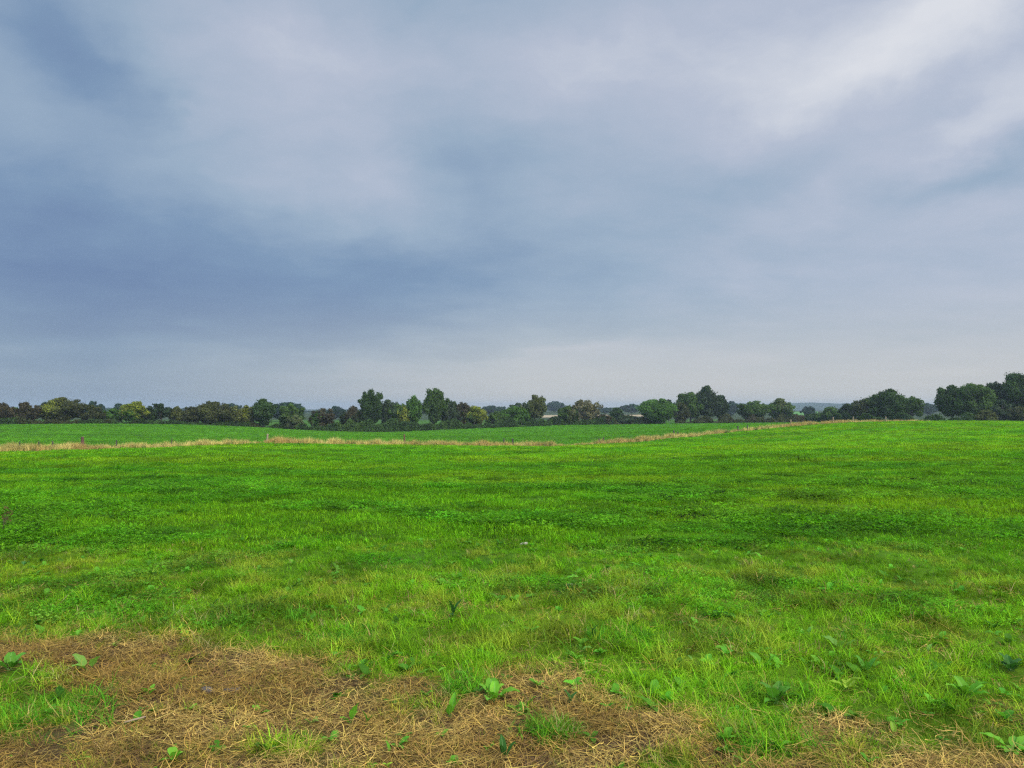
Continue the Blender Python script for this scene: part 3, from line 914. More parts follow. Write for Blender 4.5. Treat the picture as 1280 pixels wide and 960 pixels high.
for i, a in enumerate((
    ('big dark dock with several leaves cut by the left edge beside brown straw', 14, 838, 30, 60, 11, 'mid', 'm'),
    ('small bright sprout at the upper border of the brown patch on the left', 95, 798, 14, 20, 4, 'mid', 'b'),
    ('dock with two broad pale leaves alone in the middle of the left brown patch', 114, 839, 27, 34, 3, 'mid', 'p'),
    ('low leaf trailing right of the big dock on the left edge', 64, 848, 9, 16, 2, 'flat', 'm'),
    ('small curly two lobed plant in brown straw left of the flat grey stone', 186, 870, 18, 26, 4, 'mid', 'b'),
    ('single green leaf in the bottom left corner', 5, 946, 12, 26, 1, 'flat', 'b'),
    ('tiny dark leaved weed touching the flat grey stone', 249, 862, 8, 22, 4, 'flat', 'd'),
    ('flat bright leaf lying over dark soil right of the flat grey stone', 328, 893, 9, 30, 2, 'flat', 'b'),
    ('small pale green rosette left of the three leaved plant in the straw', 390, 906, 14, 24, 4, 'mid', 'p'),
    ('plant with three upright bright leaves in the straw above the bare soil', 437, 905, 28, 38, 5, 'up', 'b'),
    ('narrow darker leaf right of the plant with three upright bright leaves', 459, 908, 18, 18, 2, 'up', 'm'),
    ('small dark leaf pair at the edge of the bare soil', 474, 916, 8, 18, 2, 'flat', 'm'),
    ('low scattered small leaves beside the bare soil', 500, 924, 8, 26, 4, 'flat', 'm'),
    ('single upright oval leaf standing on the bare soil', 487, 946, 16, 12, 1, 'up', 'b'),
    ('bright leaf at the bottom edge just left of the upright oval leaf', 483, 962, 12, 14, 2, 'mid', 'y'),
    ('single heart shaped leaf above a dark wet patch', 504, 840, 13, 17, 1, 'mid', 'p'),
    ('flat shining leaf at the left of the lush grass tuft', 545, 842, 10, 22, 2, 'flat', 'b'),
    ('yellow green leaf lying on straw left of the plant with two stacked leaves', 515, 890, 12, 18, 1, 'mid', 'y'),
    ('small light sprout close left of the plant with two stacked leaves', 546, 888, 13, 12, 2, 'up', 'b'),
    ('plant with one upright leaf above a lower round leaf in the straw', 561, 898, 26, 18, 3, 'up', 'b'),
    ('biggest many leaved dock in the brown strip, right of the lush grass tuft', 617, 877, 34, 54, 12, 'mid', 'b'),
    ('low toothed plant at the left foot of the biggest many leaved dock', 592, 872, 18, 26, 4, 'mid', 'm'),
    ('dark drooping plant at the bottom edge below the biggest many leaved dock', 632, 952, 26, 16, 3, 'up', 'd'),
    ('dark narrow curved leaf in the grass above the brown patches', 452, 762, 8, 16, 1, 'flat', 'd'),
    ('dark blue green dock half sunk in grass at the middle of the photo', 565, 772, 24, 22, 7, 'up', 'd'),
    ('broad dark upright leaf beside a dark grass tussock', 742, 800, 18, 18, 2, 'up', 'd'),
    ('pale narrow leaf below the broad dark upright leaf', 726, 816, 16, 16, 2, 'mid', 'p'),
    ('round pale leaf, lowest of three in the grass right of centre', 868, 828, 10, 10, 1, 'mid', 'p'),
    ('small oval pale leaf, middle one of three in the grass right of centre', 856, 818, 9, 8, 1, 'mid', 'p'),
    ('bright rounded leaf, upper left of three in the grass right of centre', 844, 804, 9, 12, 1, 'mid', 'b'),
    ('thin dark vertical leaf with a bright small leaf below it', 711, 885, 22, 12, 2, 'up', 'd'),
    ('small bright leaf over a dark hollow in the lower straw', 784, 892, 12, 24, 3, 'mid', 'b'),
    ('flat dark leaf over the dark hollow right of the biggest many leaved dock', 658, 870, 7, 18, 1, 'flat', 'm'),
    ('loose light green leaves standing in grass above the right tussock', 955, 836, 22, 20, 3, 'mid', 'b'),
    ('light leaf under the three pale leaves right of centre', 871, 853, 8, 14, 2, 'flat', 'p'),
    ('plant with a pair of light ear shaped leaves right of the middle', 1053, 816, 24, 26, 3, 'mid', 'p'),
    ('faint light leaf at the left of the pair of ear shaped leaves', 1009, 794, 12, 14, 2, 'mid', 'p'),
    ('spiky dark leaves pointing left below the pair of ear shaped leaves', 1083, 842, 20, 20, 3, 'up', 'm'),
    ('bright light green plant standing above brown straw on the right', 1061, 864, 22, 22, 6, 'mid', 'y'),
    ('large crinkled dock covering the top of the right tussock', 970, 880, 30, 56, 11, 'mid', 'm'),
    ('long light leaf leaning left, alone in the grass on the right', 1157, 817, 16, 22, 2, 'mid', 'p'),
    ('large light green many leaved dock on the right', 1208, 873, 36, 58, 13, 'mid', 'b'),
    ('dark spreading dock cut by the right edge of the photo', 1264, 840, 26, 56, 10, 'mid', 'd'),
    ('single bright oval leaf standing up at the lower right', 1117, 920, 18, 20, 1, 'mid', 'y'),
    ('big bright dock in the lower right corner', 1268, 940, 34, 56, 10, 'flat', 'b'),
    ('low light leaves below the long light ear plant, above the spiky dark leaves', 1025, 836, 16, 26, 3, 'mid', 'b'),
    ('pale flat leaf right of the spiky dark leaves', 1126, 838, 10, 16, 1, 'flat', 'p'),
    ('narrow upright leaf above the bright straw on the right', 1141, 855, 16, 10, 2, 'up', 'm'),
    ('pale broad leaf in the left grass, left one of a pair', 143, 712, 6, 10, 2, 'flat', 'p'),
    ('pale broad leaf in the left grass, right one of a pair', 172, 717, 8, 18, 3, 'flat', 'p'),
    ('dark round leaf in grass near the left edge', 29, 708, 9, 10, 2, 'mid', 'd'),
    ('low pale leaf in a dark grass line at the lower right of the field', 1199, 770, 7, 14, 2, 'flat', 'p'),
)):
    dock(*a, seed=i)

# ------------------------------------------------------------------ instanced grass
def proto_col(name, meshes):
    c = bpy.data.collections.new(name)
    for i, me in enumerate(meshes):
        o = bpy.data.objects.new('%s_%02d' % (name, i), me)
        c.objects.link(o)
    return c


def blade_batch(rng, n, foot, h0, h1_, w, lean=.5, droop=.6, seg=3):
    V, Q = [], []
    for _ in range(n):
        a = rng.uniform(0, 6.283)
        rr = foot * math.sqrt(rng.random())
        b0 = np.array([rr * math.cos(a), rr * math.sin(a), -.01])
        az = rng.uniform(0, 6.283)
        d = np.array([math.cos(az), math.sin(az), 0])
        sd = np.array([-d[1], d[0], 0])
        tw = rng.uniform(-.8, .8)
        sd = sd * math.cos(tw) + d * math.sin(tw)
        L = rng.uniform(h0, h1_)
        e = math.pi / 2 - abs(rng.normal()) * lean
        p = b0.copy()
        o = len(V)
        for k in range(seg + 1):
            ww = w * (1 - (k / seg) ** 1.6) * rng.uniform(.9, 1.1) / 2 + .0002
            V += [p - sd * ww, p + sd * ww]
            p = p + (d * math.cos(e) + np.array([0, 0, math.sin(e)])) * L / seg
            e -= droop * rng.uniform(.3, 1.4) / seg * 1.5
        for k in range(seg):
            Q.append((o + 2 * k, o + 2 * k + 1, o + 2 * k + 3, o + 2 * k + 2))
    return np.array(V), np.array(Q)


def straw_batch(rng, n, foot, l0, l1, w):
    V, Q = [], []
    for _ in range(n):
        a = rng.uniform(0, 6.283)
        rr = foot * math.sqrt(rng.random())
        p = np.array([rr * math.cos(a), rr * math.sin(a), rng.uniform(.002, .022)])
        az = rng.uniform(0, 6.283)
        cv = rng.normal() * .8
        el = rng.normal() * .08 + .02
        L = rng.uniform(l0, l1)
        seg = 4
        o = len(V)
        for k in range(seg + 1):
            ww = w * (1 - .7 * k / seg) / 2
            d = np.array([math.cos(az) * math.cos(el), math.sin(az) * math.cos(el), math.sin(el)])
            sd = np.array([-math.sin(az), math.cos(az), rng.normal() * .25])
            V += [p - sd * ww, p + sd * ww]
            p = p + d * L / seg
            p[2] = max(p[2], .001)
            az += cv / seg
            el += rng.normal() * .15
        for k in range(seg):
            Q.append((o + 2 * k, o + 2 * k + 1, o + 2 * k + 3, o + 2 * k + 2))
    return np.array(V), np.array(Q)


def clover_batch(rng, n, foot, h0, h1_, lr):
    V, Q = [], []
    for _ in range(n):
        a = rng.uniform(0, 6.283)
        rr = foot * math.sqrt(rng.random())
        c = np.array([rr * math.cos(a), rr * math.sin(a), rng.uniform(h0, h1_)])
        az = rng.uniform(0, 6.283)
        tilt = np.array([rng.normal() * .3, rng.normal() * .3])
        for k in range(3):
            w = az + k * 2.094
            d = np.array([math.cos(w), math.sin(w), 0])
            s = np.array([-d[1], d[0], 0])
            q = [c, c + d * lr * .55 - s * lr * .5, c + d * lr * 1.05, c + d * lr * .55 + s * lr * .5]
            o = len(V)
            for p in q:
                dz = (p - c)[:2] @ tilt
                V.append(p + np.array([0, 0, dz + .15 * np.linalg.norm(p - c)]))
            Q.append((o, o + 1, o + 2, o + 3))
    return np.array(V), np.array(Q)


rng = np.random.default_rng(7)
mk = lambda nm, vq, mat: mesh_np(nm, vq[0], vq[1], mat, None, False)
GRASS = [mk('tuft', blade_batch(rng, 13, .045, .035, .105, .0044, .75, .8), M_BLADE) for _ in range(5)]                    # 0-4 near
GRASS += [mk('tuft', blade_batch(rng, 14, .05, .07, .16, .0046, .6, 1.0, 4), M_BLADE) for _ in range(3)]         # 5-7 long
GRASS += [mk('tuft', blade_batch(rng, 40, .15, .03, .085, .0085, .95, .8), M_BLADE) for _ in range(4)]                # 8-11 mid
GRASS += [mk('tuft', blade_batch(rng, 100, .42, .04, .11, .02, .95, .6, 2), M_BLADE) for _ in range(4)]          # 12-15 far
GRASS += [mk('tuft', clover_batch(rng, 26, .11, .015, .06, .012), M_BLADE) for _ in range(3)]                   # 16-18 clover near
GRASS += [mk('tuft', clover_batch(rng, 70, .24, .02, .07, .018), M_BLADE) for _ in range(3)]                    # 19-21 clover mid
def weed_batch(rng, n, lo, hi):
    V, Q = [], []
    for k in range(n):
        az = 6.283 * k / n + rng.normal() * .35
        L = rng.uniform(lo, hi)
        wd = L * rng.uniform(.22, .32)
        d = np.array([math.cos(az), math.sin(az), 0])
        sd = np.array([-d[1], d[0], 0])
        e, p, o = rng.uniform(.35, 1.0), np.array([0, 0, .01]), len(V)
        for i, w in enumerate((.12, .75, 1.0, .8, .05)):
            V += [p - sd * wd * w + np.array([0, 0, .25 * wd * w]), p, p + sd * wd * w + np.array([0, 0, .25 * wd * w])]
            p = p + (d * math.cos(e) + np.array([0, 0, math.sin(e)])) * L / 4
            e -= rng.uniform(.1, .4)
        for i in range(4):
            a = o + 3 * i
            Q += [(a, a + 1, a + 4, a + 3), (a + 1, a + 2, a + 5, a + 4)]
    return np.array(V), np.array(Q)


GRASS += [mk('tuft', weed_batch(rng, n_, .035, .075), M_BLADE) for n_ in (3, 4, 5, 6)]                          # 22-25 small broad leaves
STRAW = [mk('straw', straw_batch(rng, 11, .09, .04, .16, .0034), M_STRAW) for _ in range(6)]
STRAW += [mk('straw', blade_batch(rng, 8, .05, .04, .12, .0034, .75, 1.3), M_STRAW) for _ in range(3)]          # 6-8 bent dead blades
DRY = [mk('dry', blade_batch(rng, 46, .35, .28, .8, .016, .22, .35), M_STRAW) for _ in range(5)]
C_GRASS, C_STRAW, C_DRY = proto_col('sward', GRASS), proto_col('litter', STRAW), proto_col('seedheads', DRY)


def scatter(name, col, P, rot, scl, pick, tint, label, cat):
    me = bpy.data.meshes.new(name)
    me.vertices.add(len(P))
    me.vertices.foreach_set('co', P.astype(np.float32).ravel())
    for nm, ty, key, v in (('rot', 'FLOAT_VECTOR', 'vector', rot), ('scl', 'FLOAT', 'value', scl), ('pick', 'INT', 'value', pick.astype(np.int32))):
        a = me.attributes.new(nm, ty, 'POINT')
        a.data.foreach_set(key, np.ascontiguousarray(v).ravel())
    a = me.attributes.new('tint', 'FLOAT_COLOR', 'POINT')
    a.data.foreach_set('color', np.concatenate([tint, np.ones((len(P), 1))], 1).astype(np.float32).ravel())
    o = link(name, me)
    tag(o, label, cat, kind='stuff')
    ng = bpy.data.node_groups.new(name + '_scatter', 'GeometryNodeTree')
    ng.interface.new_socket('Geometry', in_out='INPUT', socket_type='NodeSocketGeometry')
    ng.interface.new_socket('Geometry', in_out='OUTPUT', socket_type='NodeSocketGeometry')
    N_, L_ = ng.nodes, ng.links
    gi, go = N_.new('NodeGroupInput'), N_.new('NodeGroupOutput')
    ci = N_.new('GeometryNodeCollectionInfo')
    ci.inputs['Collection'].default_value = col
    ci.inputs['Separate Children'].default_value = True
    ci.inputs['Reset Children'].default_value = True
    ip = N_.new('GeometryNodeInstanceOnPoints')
    ip.inputs['Pick Instance'].default_value = True

    def na(nm, ty):
        x = N_.new('GeometryNodeInputNamedAttribute')
        x.data_type = ty
        x.inputs['Name'].default_value = nm
        return [s for s in x.outputs if s.enabled and s.name == 'Attribute'][0]
    L_.new(gi.outputs[0], ip.inputs['Points'])
    L_.new(ci.outputs[0], ip.inputs['Instance'])
    L_.new(na('pick', 'INT'), ip.inputs['Instance Index'])
    L_.new(na('rot', 'FLOAT_VECTOR'), ip.inputs['Rotation'])
    L_.new(na('scl', 'FLOAT'), ip.inputs['Scale'])
    L_.new(ip.outputs[0], go.inputs[0])
    md = o.modifiers.new('scatter', 'NODES')
    md.node_group = ng
    return o


def wedge(rng, y0, y1, dens, margin=1.3, k=.74):
    """uniform points on the ground seen by the camera, with a margin to each side"""
    A_ = k * (y1 * y1 - y0 * y0) + 2 * margin * (y1 - y0)
    n_ = int(A_ * dens)
    y = []
    u = rng.random(n_ * 3) * (y1 - y0) + y0
    keep = rng.random(n_ * 3) < (k * u + margin) / (k * y1 + margin)
    y = u[keep][:n_]
    x = rng.uniform(-1, 1, len(y)) * (k * y + margin)
    return x, y


rng = np.random.default_rng(99)
GPs = []


def add_grass(x, y, pick, scl, tint, tilt=.12):
    if y.min() < 9.6:
        k = cleared(x, y)
        x, y, pick, scl, tint = x[k], y[k], pick[k], scl[k], tint[k]
    GPs.append((np.stack([x, y, hgt(x, y)], 1), np.stack([rng.normal(size=len(x)) * tilt, rng.normal(size=len(x)) * tilt, rng.uniform(0, 6.283, len(x))], 1), scl, pick, tint))


def cleared(x, y, k=1.0):
    m_ = np.ones(len(x), bool)
    for cx, cyy, r in CLEAR:
        # the plant shades out the grass at its foot, mostly on the near side
        m_ &= ((x - cx) ** 2 + ((y - cyy + r * .6) / 1.5) ** 2) > (r * k) ** 2
    return m_


def vary(c, amt=.16):
    n_ = len(c)
    return np.clip(c * (1 + rng.normal(size=(n_, 1)) * amt) * (1 + rng.normal(size=(n_, 3)) * np.array([[.10, .03, .05]])), .003, .8)


# near
x, y = wedge(rng, 2.5, 9.5, 620)
b = brown(x, y) * (y < 9)
cl_ = sstep(.50, .68, fbm(x / .16, y / .16, 64, 2))
keep = rng.random(len(x)) < (1.0 - b * (.88 - .66 * cl_ - .2 * sstep(-1.0, 1.0, x))) * (.45 + .55 * sstep(.34, .46, fbm(x / .28, y / .24, 66, 3)))
x, y, b = x[keep], y[keep], b[keep]
c = greens(x, y)
patch = fbm(x / .45, y / .4, 61, 3)
yel = np.clip(sstep(.0, .5, b) * .75 + sstep(.45, .70, fbm(x / .35, y / .3, 63, 3)) * .6, 0, 1)[:, None]
c = c * (1 - yel) + np.array([.36, .38, .04]) * yel
dk = sstep(.5, .7, 1 - patch)[:, None]
c = c * (1 - .45 * dk) * .98
dead = rng.random(len(x)) < .03 + .12 * b
c[dead] = np.array([.42, .32, .12])
lng = sstep(.42, .6, fbm(x / .5, y / .5, 67, 3)) * sstep(8.6, 6.8, y)
pick = np.where(rng.random(len(x)) < lng * .8, rng.integers(5, 8, len(x)), rng.integers(0, 5, len(x)))
scl = (.50 + .75 * fbm(x / .35, y / .35, 71, 3)) * rng.uniform(.7, 1.25, len(x)) * (1 - .5 * b) * np.where(y > 7.5, .85, 1)
cl = rng.random(len(x)) < .38 * sstep(.48, .66, fbm(x / 1.2, y / 1.0, 73, 4)) * sstep(5.2, 6.4, y)
cl &= ~dead
pick = np.where(cl, rng.integers(16, 19, len(x)), pick)
c[cl] = c[cl] * np.array([.62, .88, 1.0])
wd_ = rng.random(len(x)) < .014 + .025 * sstep(5.6, 4.6, y) + .02 * sstep(.5, .62, fbm(x / .8, y / .7, 75, 3))
pick = np.where(wd_, rng.integers(22, 26, len(x)), pick)
scl = np.where(wd_, rng.uniform(.6, 1.3, len(x)), scl)
c[wd_] = np.array([.105, .28, .022])
add_grass(x, y, pick, scl, vary(c, .26))
# lush little tussocks
for px, py, r_, k_ in ((585, 862, .11, 150), (682, 922, .09, 110), (955, 875, .2, 210), (965, 925, .2, 210), (60, 895, .28, 230), (915, 800, .14, 120), (800, 800, .16, 110), (450, 800, .2, 120), (150, 770, .3, 170), (270, 780, .2, 150), (1100, 800, .2, 90), (760, 800, .12, 110), (380, 770, .2, 120)):
    qx, qy, _ = hit(px, py)
    k_ = int(k_ * .62)
    x = qx + rng.normal(size=k_) * r_ * .8
    y = qy + rng.normal(size=k_) * r_ * .6
    o_ = rng.random(k_) < .35 + .65 * sstep(.4, .55, fbm(x / .07, y / .07, 68, 2))
    x, y = x[o_], y[o_]
    k_ = len(x)
    c = np.where(rng.random((k_, 1)) < .12, np.array([[.40, .34, .10]]), np.array([[.105, .30, .016]]))
    add_grass(x, y, np.where(rng.random(k_) < .6, rng.integers(5, 8, k_), rng.integers(0, 5, k_)), rng.uniform(.5, 1.15, k_), vary(c, .28), .3)
# middle
x, y = wedge(rng, 8.8, 30, 105)
c = greens(x, y)
cn = fbm(x / 2.6, y / 1.6, 73, 3)
cl = rng.random(len(x)) < .45 * sstep(.44, .66, cn) * sstep(32, 14, y)
pick = np.where(cl, rng.integers(19, 22, len(x)), rng.integers(8, 12, len(x)))
dk = sstep(.50, .68, fbm(x / .75, y / .6, 77, 3))[:, None]
c = c * (1 - .34 * dk)
c[cl] = c[cl] * np.array([.72, .88, 1.05])
scl = (.6 + .8 * fbm(x / .9, y / .9, 79, 3)) * rng.uniform(.75, 1.25, len(x))
ok = rng.random(len(x)) < .25 + .75 * sstep(.26, .42, fbm(x / .7, y / .5, 83, 3))
add_grass(x[ok], y[ok], pick[ok], scl[ok], vary(c[ok], .30))
# far
x, y = wedge(rng, 28, 108, 8.5, 3, .73)
ok = y < fence_y(x) - .3
x, y = x[ok], y[ok]
c = greens(x, y) * (1 - .30 * sstep(.50, .70, fbm(x / 2.2, y / 1.8, 87, 3)))[:, None]
scl = (.55 + .8 * fbm(x / 2.5, y / 2.0, 89, 3)) * rng.uniform(.8, 1.2, len(x))
ok = rng.random(len(x)) < .3 + .7 * sstep(.25, .45, fbm(x / 1.6, y / 1.2, 91, 3))
add_grass(x[ok], y[ok], rng.integers(12, 16, ok.sum()), scl[ok], vary(c[ok], .26))
# beyond the fence
x, y = wedge(rng, 46, 190, 3.0, 3, .72)
ok = (y > fence_y(x) + .6) & (y < np.interp(640 + x / y * F, HX, HYd) + 4)
x, y = x[ok], y[ok]
c = greens(x, y)
scl = rng.uniform(.8, 1.6, len(x))
add_grass(x, y, rng.integers(12, 16, len(x)), scl, vary(c, .2))
P, RO, S_, PK, TI = (np.concatenate([g_[k] for g_ in GPs]) for k in range(5))
scatter('grass', C_GRASS, P, RO, S_, PK, TI, 'short bright green grass and clover covering the whole pasture', 'grass')

# dead straw and litter
x, y = wedge(rng, 2.5, 7.2, 1150)
b = brown(x, y)
keep = rng.random(len(x)) < np.clip(b * 1.1 + .035, 0, 1) * (.34 + .66 * sstep(.36, .60, fbm(x / .22, y / .2, 97, 3)))
x, y, b = x[keep], y[keep], b[keep]
nn = len(x)
mixv = fbm(x / .5, y / .45, 101, 3)[:, None]
c = np.array([.30, .185, .036]) * (1 - sstep(.4, .62, mixv)) + np.array([.48, .32, .075]) * sstep(.4, .62, mixv)
old_ = rng.random(nn) < .17
c[old_] = np.array([.15, .085, .026])
c = c * rng.uniform(.42, 1.3, (nn, 1)) * (1 + rng.normal(size=(nn, 3)) * np.array([[.04, .05, .1]]))
scatter('straw', C_STRAW, np.stack([x, y, hgt(x, y)], 1), np.stack([rng.normal(size=nn) * .1, rng.normal(size=nn) * .1, rng.uniform(0, 6.28, nn)], 1), rng.uniform(.6, 1.25, nn),
        np.where(rng.random(nn) < .83, rng.integers(0, 6, nn), rng.integers(6, 9, nn)), np.clip(c, .01, .8), 'brown and yellow dead grass lying matted on the trampled ground', 'dead grass')

# tall dry grass along the fence
k_ = 6400
px = rng.uniform(-60, 1168, k_)
u = (px - 640) / F
tt = (u * 45 + 30) / (83.7 - u * 55)
Y = 45 + 55 * tt
X = u * Y
w_ = rng.normal(size=k_) * .30
X = X - w_ * .55
Y = Y + w_ * .83
dn = fbm(px / 11.0, px * 0, 111, 4, .7)
hh = np.interp(px, [-60, 0, 60, 150, 195, 210, 300, 318, 330, 345, 430, 445, 470, 600, 690, 702, 735, 742, 800, 930, 1060, 1140, 1168],
               [1.1, 1.1, 1.0, .95, .9, 1.1, .95, .5, .55, 1.1, 1.0, .75, 1.0, 1.0, 1.0, .6, .6, 1.0, 1.0, .95, .95, .9, .4])
keep = rng.random(k_) < (.40 + .60 * sstep(.34, .60, dn)) * np.clip(hh, .2, 1)
px, X, Y, hh, dn = px[keep], X[keep], Y[keep], hh[keep], dn[keep]
nn = len(px)
c = np.array([.68, .55, .17]) + (np.array([.58, .42, .13]) - np.array([.68, .55, .17])) * sstep(.42, .62, fbm(px / 40.0, px * 0 + 4, 113, 2))[:, None]
c = c * rng.uniform(.6, 1.15, (nn, 1))
gsel = rng.random(nn) < .13
c[gsel] = np.array([.10, .16, .03])
scatter('dry_grass', C_DRY, np.stack([X, Y, hgt(X, Y)], 1), np.stack([rng.normal(size=nn) * .1, rng.normal(size=nn) * .1, rng.uniform(0, 6.28, nn)], 1),
        hh * rng.uniform(.4, 1.25, nn) * (.5 + .7 * dn) * np.interp(px, [0, 300, 700, 930, 1160], [.68, .72, .80, .75, .6]), rng.integers(0, 5, nn), c, 'tall straw coloured dry grass in a strip along the fence posts', 'dry grass')


# dry weed stalk at the left edge
X, Y, Z = hit(2, 668)
rg = random.Random(4)
parts = [tube([(0, 0, -.02), (.02, 0, .12), (.06, .01, .28)], [.006, .005, .002], 6)]
for k in range(7):
    f = .25 + .1 * k
    b0 = np.array((.06 * f, .005, .28 * f))
    a = rg.uniform(0, 6.28)
    parts.append(tube([b0, b0 + np.array((.03 * math.cos(a), .03 * math.sin(a), .05)), b0 + np.array((.05 * math.cos(a), .05 * math.sin(a), .11))], [.003, .0025, .001], 5))
V, Q = merge(parts)
root = tag(empty('dry_weed', (X, Y, Z)), 'brown withered weed stalk sticking up at the left edge of the pasture', 'weed')
link('stalk', mesh_np('stalk', V, Q, M_STEM, None, True), root)
rn = np.random.default_rng(3)
pp = np.concatenate([q[0][-5:].mean(0)[None] + rn.normal(size=(10, 3)) * .018 for q in parts])
V, Q, C = leaf_quads(pp, rn.normal(size=pp.shape), .014, rn, np.tile(np.array([[.13, .10, .03]]), (len(pp), 1)))
link('leaves', mesh_np('leaves', V, Q, M_LEAF, C), root)


# ------------------------------------------------------------------ stones and a stick
def stone(label, px, py, wpx, hm, mat, seed):
    rn = np.random.default_rng(seed)
    X, Y, Z = hit(px, py)
    a = wpx / 2 * Y / F
    nu, nv = 18, 9
    V, Q = [], []
    for i in range(nv + 1):
        ph = math.pi * i / nv
        for j in range(nu):
            w = 2 * math.pi * j / nu
            d = np.array([math.sin(ph) * math.cos(w), math.sin(ph) * math.sin(w), math.cos(ph)])
            k = 1 + .5 * (float(fbm(np.array([d[0] * 1.6 + seed]), np.array([d[1] * 1.6 + d[2]]), 7, 3)[0]) - .5)
            V.append(np.sign(d) * np.abs(d) ** .75 * k * np.array([a, a * .55, hm]))
    for i in range(nv):
        for j in range(nu):
            Q.append((i * nu + j, (i + 1) * nu + j, (i + 1) * nu + (j + 1) % nu, i * nu + (j + 1) % nu))
    o = link('stone', mesh_np('stone', np.array(V), np.array(Q), mat, None, True))
    o.location = (X, Y, Z + hm * .35)
    o.rotation_euler = (R(rn.uniform(-8, 8)), R(rn.uniform(-8, 8)), rn.uniform(-.4, .4))
    tag(o, label, 'stone', 'stones lying in the field')


stone('flat grey stone lying in the straw of the left brown patch', 260, 867, 20, .022, M_STONE, 1)
stone('dark layered stone half buried right of the flat grey stone', 289, 866, 22, .018, M_STONE, 2)
stone('small pale stone in the grass at the middle of the pasture', 655, 681, 11, .02, M_STONEP, 3)
stone('flat pale stone under a dark grass tuft right of centre', 713, 733, 14, .016, M_STONEP, 4)
X, Y, Z = hit(168, 908)
V, Q = tube([(-.045, -.012, .012), (-.01, -.002, .02), (.03, .012, .026), (.05, .02, .03)], [.004, .0055, .005, .003], 7)
o = link('stick', mesh_np('stick', V, Q, M_POSTP, None, True))
o.location = (X, Y, Z + .012)
tag(o, 'short pale stick lying on the matted straw of the left brown patch', 'stick')

# ------------------------------------------------------------------ haze
hb = (-2900, 2900, -120, 3150, min(float(gz.min()), -16.0) - 1.0, 14.5)
Vh = [(hb[i], hb[2 + j], hb[4 + k]) for i in (0, 1) for j in (0, 1) for k in (0, 1)]
me = bpy.data.meshes.new('haze')
me.from_pydata(Vh, [], [(0, 1, 3, 2), (4, 6, 7, 5), (0, 4, 5, 1), (2, 3, 7, 6), (0, 2, 6, 4), (1, 5, 7, 3)])
m, t = newmat('haze_air')
pv = t.node('ShaderNodeVolumePrincipled', ins={'Color': (.50, .58, .67, 1), 'Density': .00036, 'Anisotropy': .1})
t.node('ShaderNodeOutputMaterial', ins={'Volume': pv.outputs[0]})
me.materials.append(m)
tag(link('haze', me), kind='stuff')

# ------------------------------------------------------------------ sky
SUN_EL, SUN_AZ = R(48), R(128)      # azimuth clockwise from +Y (the view)
w = bpy.data.worlds.new('World')
SC.world = w
w.use_nodes = True
w.node_tree.nodes.clear()
t = NT(w.node_tree)
gen = t.node('ShaderNodeTexCoord').outputs['Generated']
nrm = t.node('ShaderNodeVectorMath', operation='NORMALIZE', ins={0: gen}).outputs[0]
sp = t.node('ShaderNodeSeparateXYZ', ins={0: nrm})
dx, dy, dz = sp.outputs
zz = t.math('ADD', t.math('MAXIMUM', dz, 0.0), .12)
pl = t.node('ShaderNodeCombineXYZ', ins={0: t.math('DIVIDE', dx, zz), 1: t.math('DIVIDE', dy, zz), 2: 0.0}).outputs[0]
mp = t.node('ShaderNodeMapping', ins={'Vector': pl, 'Rotation': (0, 0, R(-35)), 'Scale': (.8, 1.1, 1)}).outputs[0]
warp = t.noise(pl, 1.1, 5, .55, 1)
wv = t.node('ShaderNodeVectorMath', operation='SUBTRACT', ins={0: warp, 1: (.5, .5, .5)}).outputs[0]
wv = t.node('ShaderNodeVectorMath', operation='SCALE', ins={0: wv, 'Scale': .17}).outputs[0]
az = t.math('ARCTAN2', dx, dy)
el = t.math('ARCSINE', dz)
ae = t.node('ShaderNodeCombineXYZ', ins={0: az, 1: el, 2: 0.0}).outputs[0]
wz = t.node('ShaderNodeVectorMath', operation='MULTIPLY', ins={0: wv, 1: (1, .8, 0)}).outputs[0]
w2 = t.noise(ae, 5.5, 6, .6, 1)
w2 = t.node('ShaderNodeVectorMath', operation='SUBTRACT', ins={0: w2, 1: (.5, .5, .5)}).outputs[0]
w2 = t.node('ShaderNodeVectorMath', operation='MULTIPLY', ins={0: w2, 1: (.13, .09, 0)}).outputs[0]
aw = t.node('ShaderNodeVectorMath', operation='ADD', ins={0: ae, 1: wz}).outputs[0]
aw = t.node('ShaderNodeVectorMath', operation='ADD', ins={0: aw, 1: w2}).outputs[0]
n_a = t.noise(mp, 1.3, 6, .5)
n_b = t.noise(mp, 3.2, 7, .58)
aes = t.node('ShaderNodeMapping', ins={'Vector': aw, 'Rotation': (0, 0, R(-18)), 'Scale': (1, 2.2, 1)}).outputs[0]
n_c = t.noise(aes, 6.0, 8, .6)
